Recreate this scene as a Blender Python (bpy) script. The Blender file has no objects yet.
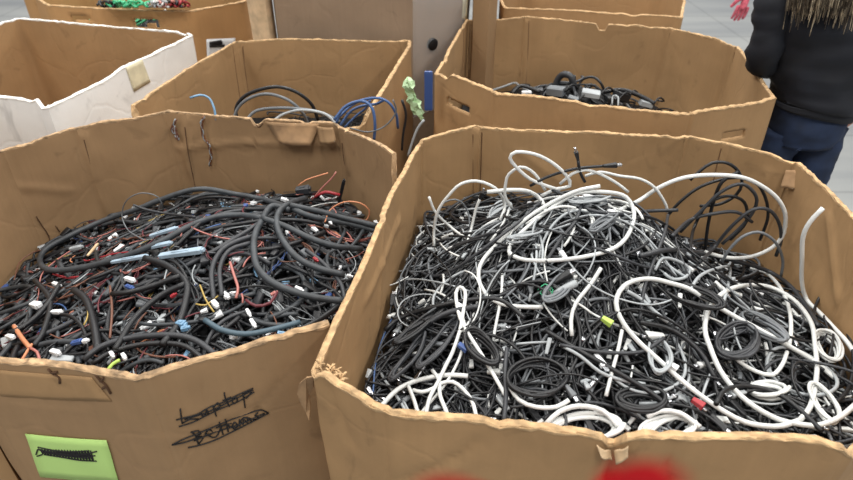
import bpy, math, random
import numpy as np
from mathutils import Vector, noise, Matrix
random.seed(7); rng = np.random.default_rng(7)
C = bpy.context.scene.collection
# ------------------------------------------------------------------ camera
F, PITCH, CAMH = 620.0, math.radians(34), 1.72
SP, CP = math.sin(PITCH), math.cos(PITCH)
cam = bpy.data.objects.new('camera', bpy.data.cameras.new('camera')); C.objects.link(cam)
cam.location = (0, 0, CAMH); cam.rotation_euler = (math.pi/2-PITCH, 0, 0)
cam.data.sensor_width = 36; cam.data.lens = 36*F/853
cam.data.dof.use_dof = True; cam.data.dof.focus_distance = 1.35; cam.data.dof.aperture_fstop = 5.0
cam.data.clip_start = .02
bpy.context.scene.camera = cam

def ray(u, v):                       # direction of the sight line through a pixel of the survey photo
    x = (u-426.5)/F; y = -(v-240)/F
    return np.array([x, CP+y*SP, -SP+y*CP])
O = np.array([0, 0, CAMH])
def at(u, v, z=1.0):                 # point at height z
    d = ray(u, v); return O+d*((z-CAMH)/d[2])
def atY(u, v, Y):
    d = ray(u, v); return O+d*(Y/d[1])
def pl(u, v, z=1.0):
    p = at(u, v, z); return (p[0], p[1])

# ------------------------------------------------------------------ materials
M = {}
def lin(c):
    return tuple(((x/255)/12.92 if x/255 <= .04045 else ((x/255+.055)/1.055)**2.4) for x in c)+(1,)
def new_mat(name):
    m = bpy.data.materials.new(name); m.use_nodes = True
    nt = m.node_tree; return m, nt, nt.nodes['Principled BSDF']
def plain(key, col, rough=.5, metal=0, spec=.5, var=0.0, scale=30):
    m, nt, b = new_mat(key)
    b.inputs['Base Color'].default_value = lin(col); b.inputs['Roughness'].default_value = rough
    b.inputs['Metallic'].default_value = metal; b.inputs['Specular IOR Level'].default_value = spec
    if var:
        tc = nt.nodes.new('ShaderNodeTexCoord'); n = nt.nodes.new('ShaderNodeTexNoise'); n.inputs['Scale'].default_value = scale
        r = nt.nodes.new('ShaderNodeValToRGB'); a = lin([c*(1-var) for c in col]); d = lin([min(255, c*(1+var)) for c in col])
        r.color_ramp.elements[0].color = a; r.color_ramp.elements[1].color = d
        r.color_ramp.elements[0].position = .3; r.color_ramp.elements[1].position = .7
        nt.links.new(tc.outputs['Object'], n.inputs['Vector']); nt.links.new(n.outputs['Fac'], r.inputs['Fac'])
        nt.links.new(r.outputs['Color'], b.inputs['Base Color'])
    M[key] = m; return m
def cardboard(key, col, paint=(), var=.07, white_out=None):
    m, nt, b = new_mat(key); N = nt.nodes.new; L = nt.links.new
    tc = N('ShaderNodeTexCoord')
    n1 = N('ShaderNodeTexNoise'); n1.inputs['Scale'].default_value = 3.2; n1.inputs['Detail'].default_value = 6; n1.inputs['Roughness'].default_value = .6
    L(tc.outputs['Object'], n1.inputs['Vector'])
    r = N('ShaderNodeValToRGB'); e = r.color_ramp.elements
    e[0].position = .3; e[1].position = .72
    e[0].color = lin([c*(1-var) for c in col]); e[1].color = lin([min(255, c*(1+var*.8)) for c in col])
    L(n1.outputs['Fac'], r.inputs['Fac'])
    # faint vertical flutes and fibres
    mp = N('ShaderNodeMapping'); mp.inputs['Scale'].default_value = (90, 90, 4)
    L(tc.outputs['Object'], mp.inputs['Vector'])
    n2 = N('ShaderNodeTexNoise'); n2.inputs['Scale'].default_value = 1; n2.inputs['Detail'].default_value = 3
    L(mp.outputs['Vector'], n2.inputs['Vector'])
    mx = N('ShaderNodeMixRGB'); mx.blend_type = 'OVERLAY'; mx.inputs['Fac'].default_value = .06
    L(r.outputs['Color'], mx.inputs['Color1']); L(n2.outputs['Fac'], mx.inputs['Color2'])
    # scuffs: light scratches and dark smudges
    n3 = N('ShaderNodeTexNoise'); n3.inputs['Scale'].default_value = 9; n3.inputs['Detail'].default_value = 8; n3.inputs['Distortion'].default_value = 1.2
    L(tc.outputs['Object'], n3.inputs['Vector'])
    r3 = N('ShaderNodeValToRGB'); r3.color_ramp.elements[0].position = .62; r3.color_ramp.elements[1].position = .75
    r3.color_ramp.elements[1].color = (.5, .5, .5, 1)
    L(n3.outputs['Fac'], r3.inputs['Fac'])
    m3 = N('ShaderNodeMixRGB'); m3.inputs['Color2'].default_value = lin([c*.72 for c in col]); L(r3.outputs['Color'], m3.inputs['Fac'])
    L(mx.outputs['Color'], m3.inputs['Color1'])
    out = m3.outputs['Color']
    if white_out:   # printed white liner on the outside only (back faces carry the brown)
        pass
    for (p, rad, col2) in paint:     # soft-edged sprayed paint
        g = N('ShaderNodeVectorMath'); g.operation = 'DISTANCE'; g.inputs[1].default_value = p
        L(tc.outputs['Object'], g.inputs[0])
        ad = N('ShaderNodeMath'); ad.operation = 'MULTIPLY_ADD'; ad.inputs[1].default_value = .02; L(n1.outputs['Fac'], ad.inputs[0]); L(g.outputs['Value'], ad.inputs[2])
        mr = N('ShaderNodeMapRange'); mr.interpolation_type = 'SMOOTHSTEP'
        mr.inputs['From Min'].default_value = rad; mr.inputs['From Max'].default_value = rad*.35
        L(ad.outputs[0], mr.inputs['Value'])
        mm = N('ShaderNodeMixRGB'); mm.inputs['Color2'].default_value = lin(col2)
        L(mr.outputs['Result'], mm.inputs['Fac']); L(out, mm.inputs['Color1']); out = mm.outputs['Color']
    vo = N('ShaderNodeTexVoronoi'); vo.feature = 'DISTANCE_TO_EDGE'; vo.inputs['Scale'].default_value = 3.4
    wv = N('ShaderNodeVectorMath'); wv.operation = 'MULTIPLY_ADD'; wv.inputs[1].default_value = (.35, .35, .35)
    nw = N('ShaderNodeTexNoise'); nw.inputs['Scale'].default_value = 2.5; nw.inputs['Detail'].default_value = 3; L(tc.outputs['Object'], nw.inputs['Vector'])
    L(nw.outputs['Color'], wv.inputs[0]); L(tc.outputs['Object'], wv.inputs[2]); L(wv.outputs['Vector'], vo.inputs['Vector'])
    vr = N('ShaderNodeMapRange'); vr.inputs['From Max'].default_value = .035; vr.interpolation_type = 'SMOOTHSTEP'; L(vo.outputs['Distance'], vr.inputs['Value'])
    bw = N('ShaderNodeBump'); bw.inputs['Strength'].default_value = .12; bw.inputs['Distance'].default_value = .004; L(vr.outputs['Result'], bw.inputs['Height'])
    L(out, b.inputs['Base Color']); b.inputs['Roughness'].default_value = .78; b.inputs['Specular IOR Level'].default_value = .25
    bp = N('ShaderNodeBump'); bp.inputs['Strength'].default_value = .35; bp.inputs['Distance'].default_value = .01
    L(n1.outputs['Fac'], bp.inputs['Height']); L(bw.outputs['Normal'], bp.inputs['Normal'])
    bp2 = N('ShaderNodeBump'); bp2.inputs['Strength'].default_value = .12; bp2.inputs['Distance'].default_value = .002
    L(n2.outputs['Fac'], bp2.inputs['Height']); L(bp.outputs['Normal'], bp2.inputs['Normal']); L(bp2.outputs['Normal'], b.inputs['Normal'])
    M[key] = m; return m

CARD = (170, 136, 97)
cardboard('card', CARD)
cardboard('card_dull', (160, 129, 95))
cardboard('card_orange', (182, 140, 94), var=.04)
cardboard('card_grey', (150, 128, 106))
cardboard('card_white', (240, 240, 238), var=.04)
plain('rim', (186, 154, 114), .9, var=.14, scale=60)
plain('rim_white', (236, 234, 228), .8, var=.06, scale=60)
plain('score', (112, 82, 54), .9)
plain('rim_dull', (164, 136, 104), .95, var=.25, scale=50)
plain('tear_dark', (84, 58, 38), .9)
plain('kraft_patch', (156, 124, 90), .85, var=.12, scale=25)
plain('pale_patch', (206, 178, 142), .85, var=.08, scale=25)
plain('black_cable', (25, 26, 29), .45, var=.15, scale=14)
plain('dark_cable', (50, 52, 56), .45, var=.12, scale=14)
plain('grey_cable', (104, 108, 112), .45, var=.1, scale=14)
plain('light_cable', (160, 165, 168), .42, var=.08, scale=14)
plain('white_cable', (214, 216, 214), .4, var=.04, scale=14)
plain('loom', (56, 60, 64), .5, var=.15, scale=40)
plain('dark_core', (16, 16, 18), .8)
plain('blue_cable', (64, 92, 138), .45)
plain('pale_blue', (112, 150, 180), .4, var=.1)
plain('red_wire', (160, 44, 52), .45)
plain('pink_wire', (176, 112, 104), .5)
plain('orange_wire', (206, 136, 98), .5)
plain('yellow_wire', (176, 150, 80), .5)
plain('brown_wire', (110, 72, 56), .5)
plain('green_wire', (70, 180, 130), .45)
plain('hose_blue', (70, 90, 102), .5)
plain('lime', (176, 206, 96), .5)
plain('maroon_wire', (96, 36, 44), .5)
plain('metal', (190, 192, 196), .28, 1)
plain('copper', (170, 120, 80), .35, .8)
plain('white_plastic', (232, 234, 236), .35)
plain('blue_plastic', (58, 84, 140), .35)
plain('ltblue_plastic', (160, 180, 196), .35, var=.12, scale=20)
plain('ink', (24, 22, 24), .6)
plain('paper_green', (188, 224, 132), .7, var=.02, scale=8)
plain('sticker', (222, 226, 230), .4)
plain('tape', (222, 214, 184), .4, var=.05)
plain('jacket', (15, 18, 27), .75, var=.25, scale=8)
plain('denim', (30, 44, 70), .85, var=.28, scale=10)
plain('skin', (196, 140, 120), .55, var=.06)
plain('glove_pink', (196, 92, 108), .7, var=.14, scale=40)
plain('hair_blonde', (170, 156, 132), .4, var=.3, scale=60)
plain('hair_dark', (84, 74, 62), .4, var=.2, scale=60)
plain('trousers', (50, 52, 58), .8)
plain('shoe', (30, 30, 32), .6)
plain('eye', (30, 24, 22), .2)
m, nt, b = new_mat('film'); b.inputs['Base Color'].default_value = (.85, .88, .9, 1); b.inputs['Roughness'].default_value = .25
b.inputs['Alpha'].default_value = .11; M['film'] = m
m, nt, b = new_mat('floor'); N = nt.nodes.new; L = nt.links.new
tc = N('ShaderNodeTexCoord'); n = N('ShaderNodeTexNoise'); n.inputs['Scale'].default_value = 1.1; n.inputs['Detail'].default_value = 8
mp = N('ShaderNodeMapping'); mp.inputs['Scale'].default_value = (.35, 1.8, 1)
L(tc.outputs['Object'], mp.inputs['Vector']); L(mp.outputs['Vector'], n.inputs['Vector'])
r = N('ShaderNodeValToRGB'); r.color_ramp.elements[0].color = lin((124, 127, 129)); r.color_ramp.elements[1].color = lin((152, 154, 152))
r.color_ramp.elements[0].position = .35; r.color_ramp.elements[1].position = .65
br = N('ShaderNodeTexBrick'); br.inputs['Scale'].default_value = .33; br.inputs['Mortar Size'].default_value = .004; br.offset = 0
br.inputs['Color1'].default_value = br.inputs['Color2'].default_value = (1, 1, 1, 1); br.inputs['Mortar'].default_value = (.7, .7, .7, 1)
L(tc.outputs['Object'], br.inputs['Vector'])
mx = N('ShaderNodeMixRGB'); mx.blend_type = 'MULTIPLY'; mx.inputs['Fac'].default_value = .7
L(n.outputs['Fac'], r.inputs['Fac']); L(r.outputs['Color'], mx.inputs['Color1']); L(br.outputs['Color'], mx.inputs['Color2'])
L(mx.outputs['Color'], b.inputs['Base Color']); b.inputs['Roughness'].default_value = .32
M['floor'] = m

# ------------------------------------------------------------------ objects
def thing(name, label, cat, loc=(0, 0, 0), group=None):
    o = bpy.data.objects.new(name, None); C.objects.link(o); o.location = loc
    o.empty_display_size = .1
    o['label'] = label; o['category'] = cat
    if group: o['group'] = group
    return o
class MB:
    def __init__(s): s.v = []; s.f = []; s.mi = []; s.n = 0
    def add(s, v, f, mi=0):
        v = np.asarray(v, float); s.v.append(v); s.f += [tuple(i+s.n for i in q) for q in f]
        s.mi += [mi]*len(f); s.n += len(v)
    def build(s, name, mats, parent=None, smooth=True, label=None, kind=None):
        me = bpy.data.meshes.new(name)
        v = np.concatenate(s.v)
        if parent is not None: v = v-world(parent)
        me.from_pydata(v.tolist(), [], s.f)
        if not isinstance(mats, (list, tuple)): mats = [mats]
        for k in mats: me.materials.append(M[k])
        me.polygons.foreach_set('material_index', s.mi)
        me.polygons.foreach_set('use_smooth', [smooth]*len(s.f))
        me.update()
        o = bpy.data.objects.new(name, me); C.objects.link(o)
        if parent is not None: o.parent = parent
        if label: o['label'] = label
        if kind: o['kind'] = kind
        return o
def world(o):
    p = np.zeros(3)
    while o is not None: p = p+np.array(o.location); o = o.parent
    return p
def tag(o, label, cat, group=None, kind=None):
    o['label'] = label; o['category'] = cat
    if group: o['group'] = group
    if kind: o['kind'] = kind
def rebase(o):                       # put a lone mesh's origin at the base of its shape
    me = o.data; n = len(me.vertices); a = np.empty(n*3); me.vertices.foreach_get('co', a); a = a.reshape(-1, 3)
    c = np.array([a[:, 0].mean(), a[:, 1].mean(), a[:, 2].min()]); me.vertices.foreach_set('co', (a-c).ravel()); o.location = c; me.update()

def catmull(P, step=.01):
    P = np.asarray(P, float); out = []
    Q = np.vstack([2*P[0]-P[1], P, 2*P[-1]-P[-2]])
    for i in range(1, len(Q)-2):
        a, b_, c, d = Q[i-1:i+3]; n = max(2, int(np.linalg.norm(c-b_)/step))
        t = (np.arange(n)/n)[:, None]
        out.append(.5*((2*b_)+(-a+c)*t+(2*a-5*b_+4*c-d)*t*t+(-a+3*b_-3*c+d)*t**3))
    out.append(P[-1:]); return np.vstack(out)
def tube(P, r, k=6, cap=True):
    P = np.asarray(P, float); n = len(P)
    T = np.gradient(P, axis=0); T /= np.linalg.norm(T, axis=1)[:, None]+1e-9
    nv = np.array([0, 0, 1.]) if abs(T[0][2]) < .9 else np.array([1., 0, 0])
    A = np.empty((n, 3)); a = np.cross(T[0], nv); a /= np.linalg.norm(a)
    for i in range(n):
        a = a-T[i]*a.dot(T[i]); a /= np.linalg.norm(a)+1e-9; A[i] = a
    B = np.cross(T, A); R = np.broadcast_to(np.asarray(r, float), (n,))[:, None, None]
    an = np.arange(k)*2*math.pi/k
    V = P[:, None, :]+R*(np.cos(an)[None, :, None]*A[:, None, :]+np.sin(an)[None, :, None]*B[:, None, :])
    f = []
    for i in range(n-1):
        for j in range(k):
            q = (j+1) % k; f.append((i*k+j, i*k+q, (i+1)*k+q, (i+1)*k+j))
    if cap: f.append(tuple(range(k))[::-1]); f.append(tuple((n-1)*k+j for j in range(k)))
    return V.reshape(-1, 3), f
def obox(c, d, size, up=(0, 0, 1), taper=1.0):   # box with long axis d, size (len, width, height), small chamfered nose
    d = np.asarray(d, float); d = d/(np.linalg.norm(d)+1e-9); u = np.asarray(up, float)
    if abs(d.dot(u)) > .95: u = np.array([1., 0, 0])
    s = np.cross(d, u); s /= np.linalg.norm(s); u = np.cross(s, d); l, w, h = [x/2 for x in size]
    prof = []; V = []
    ch = .22
    ring = [(1, 1-ch), (1-ch, 1), (-1+ch, 1), (-1, 1-ch), (-1, -1+ch), (-1+ch, -1), (1-ch, -1), (1, -1+ch)]
    for (t, k) in ((-1, taper*.9), (-.9, taper), (.9, 1), (1, .9)):
        for a, b_ in ring: V.append(np.asarray(c)+d*l*t+s*w*k*a+u*h*k*b_)
    f = [tuple(range(8))[::-1], tuple(range(24, 32))]
    for i in range(3):
        for j in range(8): q = (j+1) % 8; f.append((i*8+j, i*8+q, (i+1)*8+q, (i+1)*8+j))
    return np.array(V), f

# ------------------------------------------------------------------ cardboard bins
class Bin: pass
def fb(p, s, o=0.0): return noise.noise(Vector((p[0]*s+o, p[1]*s+o*1.7, p[2]*s-o)))
def make_bin(label, plan, z0=1.0, rims={}, zwall={}, mat='card', mat_in=None, rim='rim', t=.011, dent=.012, holes=(), creases=(), step=.015, seed=0., depth_rows=.45, flop=.0, cat='cardboard box'):
    """plan: corners (x, y) counter-clockwise. rims: wall index -> survey points along the top edge."""
    B = Bin(); n = len(plan); plan = [np.array(p, float) for p in plan]
    B.plan = plan; c = sum(plan)/n; B.c = c; B.seed = seed; B.creases = creases; B.dent = dent
    B.nrm = []
    for i in range(n):
        e = plan[(i+1) % n]-plan[i]; nn = np.array([e[1], -e[0]]); B.nrm.append(nn/np.linalg.norm(nn))
    cols = []                        # (xy, ztop, normal(2), wall, s)
    for i in range(n):
        a, b_ = plan[i], plan[(i+1) % n]; Lw = np.linalg.norm(b_-a); k = max(2, int(Lw/step))
        key = [(0., None), (Lw, None)]
        if i in rims:
            for (u, v) in rims[i]:
                d = ray(u, v); nn = B.nrm[i]; den = d[:2].dot(nn)
                tt = a.dot(nn)/den; p = O+d*tt; s = (p[:2]-a).dot((b_-a)/Lw)
                if -.02 < s < Lw+.02: key.append((min(max(s, 0.001), Lw-.001), p[2]))
            key.sort(key=lambda q: q[0])
        if i in zwall: key = [(0., None), (Lw*.08, zwall[i]), (Lw*.92, zwall[i]), (Lw, None)]
        zs = [q[1] for q in key]; first = next((z for z in zs if z is not None), z0); last = next((z for z in zs[::-1] if z is not None), z0)
        if zs[0] is None: zs[0] = first
        if zs[-1] is None: zs[-1] = last
        ss = [q[0] for q in key]; zz = [z for z in zs]
        for j in range(k):
            s = Lw*j/k; cols.append([a+(b_-a)*j/k, float(np.interp(s, ss, zz)), B.nrm[i].copy(), i, s])
        cols.append([b_.copy(), float(zz[-1]), None, i, Lw]) if False else None
    K = len(cols)
    # blend the corner heights so walls meet
    zt = np.array([q[1] for q in cols]); zt2 = zt.copy()
    for j in range(K):
        if cols[j][4] == 0.: zt2[j] = (zt[j-1]+zt[j])/2
    nr = np.array([q[2] for q in cols]); sm = nr.copy()
    for j in range(K):
        if cols[j][4] == 0.:
            v = nr[j-1]+nr[j]; v /= np.linalg.norm(v); sm[j] = v/max(.5, v.dot(nr[j]))
    for j in range(K):
        x, y = cols[j][0]; zt2[j] -= .030*max(0, fb((x, y, 5), 16, seed)-.42); zt2[j] += .0018*fb((x, y, 3), 22, seed)+.002*fb((x, y, 3), 80, seed)
    rows = [0, .006]+list(np.arange(step, depth_rows, step))
    nb = 10
    def zrow(j, i):
        if i < len(rows): return zt2[j]-rows[i]
        f = (i-len(rows)+1)/nb; return (zt2[j]-rows[-1])*(1-f)
    R = len(rows)+nb
    def disp(w, p, s):
        z = p[2]; k = min(1, z/.5)
        d = dent*(.9*fb(p, 1.7, seed)+.30*fb(p, 5.5, seed+5)+.10*fb(p, 16, seed+9))*k
        d += flop*max(0, z-.75)*fb((p[0], p[1], 0), 3, seed+3)
        if s < 1e-6: d -= .005
        elif s < .022: d += .0015
        for (cw, s0, z_0, s1, z_1, dep, wid) in creases:
            if cw != w: continue
            A = np.array([s0, z_0]); Bb = np.array([s1, z_1]); Q = np.array([s, z])+.006*fb(p, 14, 2)
            tq = np.clip((Q-A).dot(Bb-A)/((Bb-A).dot(Bb-A)), 0, 1); dd = np.linalg.norm(Q-A-(Bb-A)*tq)
            if dd < 4*wid: d -= dep*math.exp(-(dd/wid)**2)
        return d
    B.disp = disp
    Vo = np.empty((K, R, 3)); Vi = np.empty((K, R, 3))
    for j in range(K):
        xy = cols[j][0]
        for i in range(R):
            z = zrow(j, i); d = disp(cols[j][3], (xy[0], xy[1], z), cols[j][4])
            o2 = xy+sm[j]*d; Vo[j, i] = (o2[0], o2[1], z); q = o2-sm[j]*t; Vi[j, i] = (q[0], q[1], z)
    cut = set()
    for (w, u0, v0, u1, v1) in holes:
        def sz(u, v):
            d = ray(u, v); nn = B.nrm[w]; a = plan[w]; tt = a.dot(nn)/d[:2].dot(nn); p = O+d*tt
            e = plan[(w+1) % n]-a; return (p[:2]-a).dot(e/np.linalg.norm(e)), p[2]
        s0, z_0 = sz(u0, v0); s1, z_1 = sz(u1, v1)
        for j in range(K):
            if cols[j][3] != w: continue
            sc = cols[j][4]+step/2
            if not min(s0, s1) <= sc <= max(s0, s1): continue
            for i in range(1, R-1):
                zc = (zrow(j, i)+zrow(j, i+1))/2; f = (sc-s0)/(s1-s0+1e-9); zm = z_0+(z_1-z_0)*f
                if abs(zc-zm) < .0125: cut.add((j, i))
    root = thing('cardboard_bin', label, cat, (c[0], c[1], 0)); B.root = root
    m1 = MB(); V = np.concatenate([Vo.reshape(-1, 3), Vi.reshape(-1, 3)]); off = K*R
    def I(j, i, inn=0): return (j % K)*R+i+inn*off
    f = []; mi = []
    for j in range(K):
        for i in range(R-1):
            if ((j, i) in cut): 
                for (dj, di, e0, e1) in ((-1, 0, (j, i), (j, i+1)), (1, 0, (j+1, i+1), (j+1, i)), (0, -1, (j+1, i), (j, i)), (0, 1, (j, i+1), (j+1, i+1))):
                    if (j+dj, i+di) not in cut: f.append((I(*e0), I(*e1), I(*e1, 1), I(*e0, 1))); mi.append(0)
                continue
            f.append((I(j, i), I(j, i+1), I(j+1, i+1), I(j+1, i))); mi.append(0)
            f.append((I(j+1, i, 1), I(j+1, i+1, 1), I(j, i+1, 1), I(j, i, 1))); mi.append(1 if mat_in else 0)
        f.append((I(j, 0), I(j+1, 0), I(j+1, 0, 1), I(j, 0, 1))); mi.append(0)
        f.append((I(j, R-1, 1), I(j+1, R-1, 1), I(j+1, R-1), I(j, R-1))); mi.append(0)
    m1.add(V, f, 0); m1.mi = mi
    wo = m1.build('side_walls', [mat]+([mat_in] if mat_in else []), root)
    me = wo.data; ne = len(me.edges); ev = np.empty(ne*2, int); me.edges.foreach_get('vertices', ev); ev = ev.reshape(-1, 2)
    iscor = np.array([q[4] == 0. for q in cols]); cj = (ev % off)//R
    shp = iscor[cj[:, 0]] & (cj[:, 0] == cj[:, 1])
    at_ = me.attributes.new('sharp_edge', 'BOOLEAN', 'EDGE'); at_.data.foreach_set('value', shp)
    # worn top edge
    m2 = MB(); RV = []; prof = [(.0006, -.007), (.0006, -.0015), (-.002, .0012), (-.5, .0016), (-1.0, .0012), (-1.0, -.0015), (-1.0, -.006)]
    ext = [.0003, .0009, 0, 0, 0, -.0009, -.0003]
    for j in range(K):
        p = Vo[j, 0]; e = np.array([sm[j][0], sm[j][1], 0]); a = random.random(); ww = .35+.65*abs(fb(p, 30, seed))*2
        for q, (k0, k1) in enumerate(prof):
            lat = (k0 if q in (0, 1) else k0*t if q > 2 else -.15*t)+ext[q]*ww+.0012*(random.random()-.5)
            dz = k1*(ww if k1 < -.001 else 1)+(.0034*(random.random()-.5) if q in (2, 3, 4) else 0)
            RV.append(p+e*lat+np.array([0, 0, dz]))
    kk = len(prof); f = []
    for j in range(K):
        for q in range(kk-1):
            a = j*kk+q; b2 = ((j+1) % K)*kk+q; f.append((a, a+1, b2+1, b2))
    m2.add(RV, [q[::-1] for q in f]); m2.build('torn_rim', rim, root, smooth=False, label='pale worn cardboard edge')
    m3 = MB(); bt = [(p[0], p[1], .012) for p in [q-(q-c)*.02 for q in plan]]; bb = [(p[0], p[1], .002) for p in [q-(q-c)*.02 for q in plan]]
    m3.add(bt+bb, [tuple(range(n)), tuple(range(n, 2*n))[::-1]]+[(i, n+i, n+(i+1) % n, (i+1) % n) for i in range(n)])
    m3.build('bottom', mat_in or mat, root, smooth=False)
    return B
def on_wall(B, w, u, v, off=.002, inside=False, t=.011):
    d = ray(u, v); nn = B.nrm[w]; a = B.plan[w]
    base = a-nn*t if inside else a
    tt = base.dot(nn)/d[:2].dot(nn); p = O+d*tt
    e = B.plan[(w+1) % len(B.plan)]-a; s = (p[:2]-a).dot(e/np.linalg.norm(e))
    q = p[:2]; a0 = q+(nn*t if inside else 0)
    dd = B.disp(w, (a0[0], a0[1], p[2]), s)+(-off if inside else off)
    return np.array([q[0]+nn[0]*dd, q[1]+nn[1]*dd, p[2]])
def patch(B, w, px, name, mat, off=.004, th=.002, inside=False, nx=8, ny=6, lift=0., label=None, bend=0.):
    """small sheet lying on a wall; px = 4 survey corners"""
    P = [on_wall(B, w, u, v, 0, inside) for u, v in px]; nn = np.array([*B.nrm[w], 0])*(-1 if inside else 1)
    top = []; bot = []
    for i in range(ny+1):
        for j in range(nx+1):
            a, b_ = j/nx, i/ny
            u = (1-b_)*((1-a)*px[0][0]+a*px[1][0])+b_*((1-a)*px[3][0]+a*px[2][0])
            v = (1-b_)*((1-a)*px[0][1]+a*px[1][1])+b_*((1-a)*px[3][1]+a*px[2][1])
            q = on_wall(B, w, u, v, off, inside)+nn*(lift*b_**1.5+bend*math.sin(math.pi*a))
            top.append(q+nn*th); bot.append(q)
    W = nx+1; f = []; n = len(top)
    for i in range(ny):
        for j in range(nx):
            a = i*W+j; f.append((a, a+W, a+W+1, a+1)); f.append((n+a, n+a+1, n+a+W+1, n+a+W))
    ed = [i for i in range(nx)]; 
    for j in range(nx): f.append((j, j+1, n+j+1, n+j)); a = ny*W+j; f.append((a+1, a, n+a, n+a+1))
    for i in range(ny): a = i*W; f.append((a+W, a, n+a, n+a+W)); a = i*W+nx; f.append((a, a+W, n+a+W, n+a))
    m_ = MB(); m_.add(top+bot, f); return m_.build(name, mat, B.root, smooth=True, label=label)
def strokes(B, w, S, r, name, mat='ink', label=None, off=.0015, parent=None, inside=False):
    m_ = MB()
    for s in S:
        P = np.array([on_wall(B, w, u, v, off, inside) for u, v in s])
        if len(P) > 2: P = catmull(P, .006)
        elif len(P) == 2: P = P[0]+(P[1]-P[0])*np.linspace(0, 1, 6)[:, None]
        v, f = tube(P, r, 5); m_.add(v, f)
    return m_.build(name, mat, parent or B.root, label=label)

# front right bin ---------------------------------------------------
FRp = [pl(313, 374), pl(385, 415), (.57, .535), (.86, .72), (.935, 1.06), pl(800, 160), pl(688, 133), pl(478, 124), pl(417, 138)]
# counter-clockwise order seen from above
redp = [on for on in ()]
def relp(p, c): return (p[0]-c[0], p[1]-c[1], p[2])
cFR = sum(np.array(p) for p in FRp)/len(FRp)
def wallpt(plan, i, u, v):
    a, b_ = np.array(plan[i]), np.array(plan[(i+1) % len(plan)]); e = b_-a; nn = np.array([e[1], -e[0]]); d = ray(u, v); t = a.dot(nn)/d[:2].dot(nn); return O+d*t
RED = (200, 18, 28)
cardboard('card_red', CARD, paint=[(relp(wallpt(FRp, 1, 452, 497), cFR), .095, RED), (relp(wallpt(FRp, 1, 642, 484), cFR), .098, RED), (relp(wallpt(FRp, 1, 614, 488), cFR), .055, RED), (relp(wallpt(FRp, 1, 478, 500), cFR), .075, RED)])
def wl(p, i): return float(np.linalg.norm(np.array(p[(i+1) % len(p)])-np.array(p[i])))
def sz_on(plan, i, u, v):
    p = wallpt(plan, i, u, v); a = np.array(plan[i]); b_ = np.array(plan[(i+1) % len(plan)]); return (p[:2]-a).dot((b_-a)/np.linalg.norm(b_-a)), p[2]
def cr(plan, i, u0, v0, u1, v1, dep=.004, wid=.007):
    a = sz_on(plan, i, u0, v0); b_ = sz_on(plan, i, u1, v1); return (i, a[0], a[1], b_[0], b_[1], dep, wid)
FR = make_bin('large brown cardboard bin heaped with black and white cables at the front right', FRp, rims={
    0: [(315, 375), (325, 372), (335, 381), (352, 390), (368, 400), (385, 410)],
    1: [(387, 411), (420, 416), (460, 419), (500, 423), (530, 427), (560, 430), (590, 433), (603, 438), (612, 449), (618, 448), (626, 437), (645, 434), (700, 436), (760, 436), (800, 437), (825, 441), (840, 446)],
    5: [(795, 163), (770, 152), (730, 142), (700, 137)],
    6: [(686, 135), (640, 134), (600, 131), (560, 131), (520, 129), (480, 126)],
    7: [(478, 125), (462, 128), (440, 133), (420, 139)],
    8: [(417, 142), (405, 165), (396, 182), (385, 205), (368, 245), (350, 290), (330, 335), (316, 368)],
    4: [(853, 212), (830, 188), (815, 174), (802, 163)]},
    mat='card_red', step=.011, seed=1.3, dent=.013, creases=[
    cr(FRp, 1, 400, 482, 455, 458, .005, .006), cr(FRp, 1, 455, 458, 482, 438, .005, .006), cr(FRp, 1, 672, 440, 668, 482, .007, .005),
    cr(FRp, 1, 612, 449, 608, 482, .012, .010), cr(FRp, 6, 690, 138, 678, 210, .006, .006), cr(FRp, 6, 520, 150, 560, 180, .004, .008),
    cr(FRp, 7, 476, 130, 476, 200, .010, .008), cr(FRp, 0, 330, 385, 352, 440, .006, .010), cr(FRp, 8, 395, 220, 360, 300, .006, .010),
    cr(FRp, 8, 380, 190, 372, 330, .005, .008), cr(FRp, 5, 770, 170, 760, 230, .006, .006), cr(FRp, 4, 835, 215, 842, 300, .006, .008)])
m_ = MB(); pc = at(314, 377, .99)[1]-.004; sh_ = [(313, 377), (306, 378), (299, 384), (297, 394), (301, 404), (306, 413), (309, 421), (310, 408), (309, 396), (313, 388)]
a = [atY(u, v, pc+.012*math.sin((v-377)/14)) for u, v in sh_]; b_ = [p+np.array([.001, .003, 0]) for p in a]; k_ = len(a)
m_.add(a+b_, [tuple(range(k_)), tuple(range(k_, 2*k_))[::-1]]+[(i, k_+i, k_+(i+1) % k_, (i+1) % k_) for i in range(k_)])
m_.build('torn_strip', 'kraft_patch', FR.root, smooth=False, label='thin torn strip hanging off the corner')
patch(FR, 5, [(787, 168), (802, 168), (812, 184), (783, 182)], 'folded_flap', 'kraft_patch', inside=True, off=.012, lift=.02, label='inward folded torn flap')
patch(FR, 1, [(596, 440), (611, 452), (612, 458), (600, 448)], 'crumpled_tear', 'pale_patch', off=.004, th=.003, lift=.008)
patch(FR, 1, [(614, 452), (627, 440), (626, 446), (615, 459)], 'crumpled_tear', 'pale_patch', off=.006, th=.003, lift=.008)
m_ = MB()
for q in range(26):                  # shredded fibres at the crushed corner
    u = 318+random.random()*26; v = 360+(u-318)*.55+random.random()*8
    p = at(u, v, 1.0+random.random()*.006); d = np.array([random.uniform(-1, 1), random.uniform(-1, 1), .5])*.007
    a, f = tube(catmull([p-d, p+np.array([0, 0, .003]), p+d], .003), random.uniform(.0012, .0026), 5); m_.add(a, f)
m_.build('shredded_corner', 'rim', FR.root, label='frayed paper fibres at the crushed corner', kind='stuff')

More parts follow.
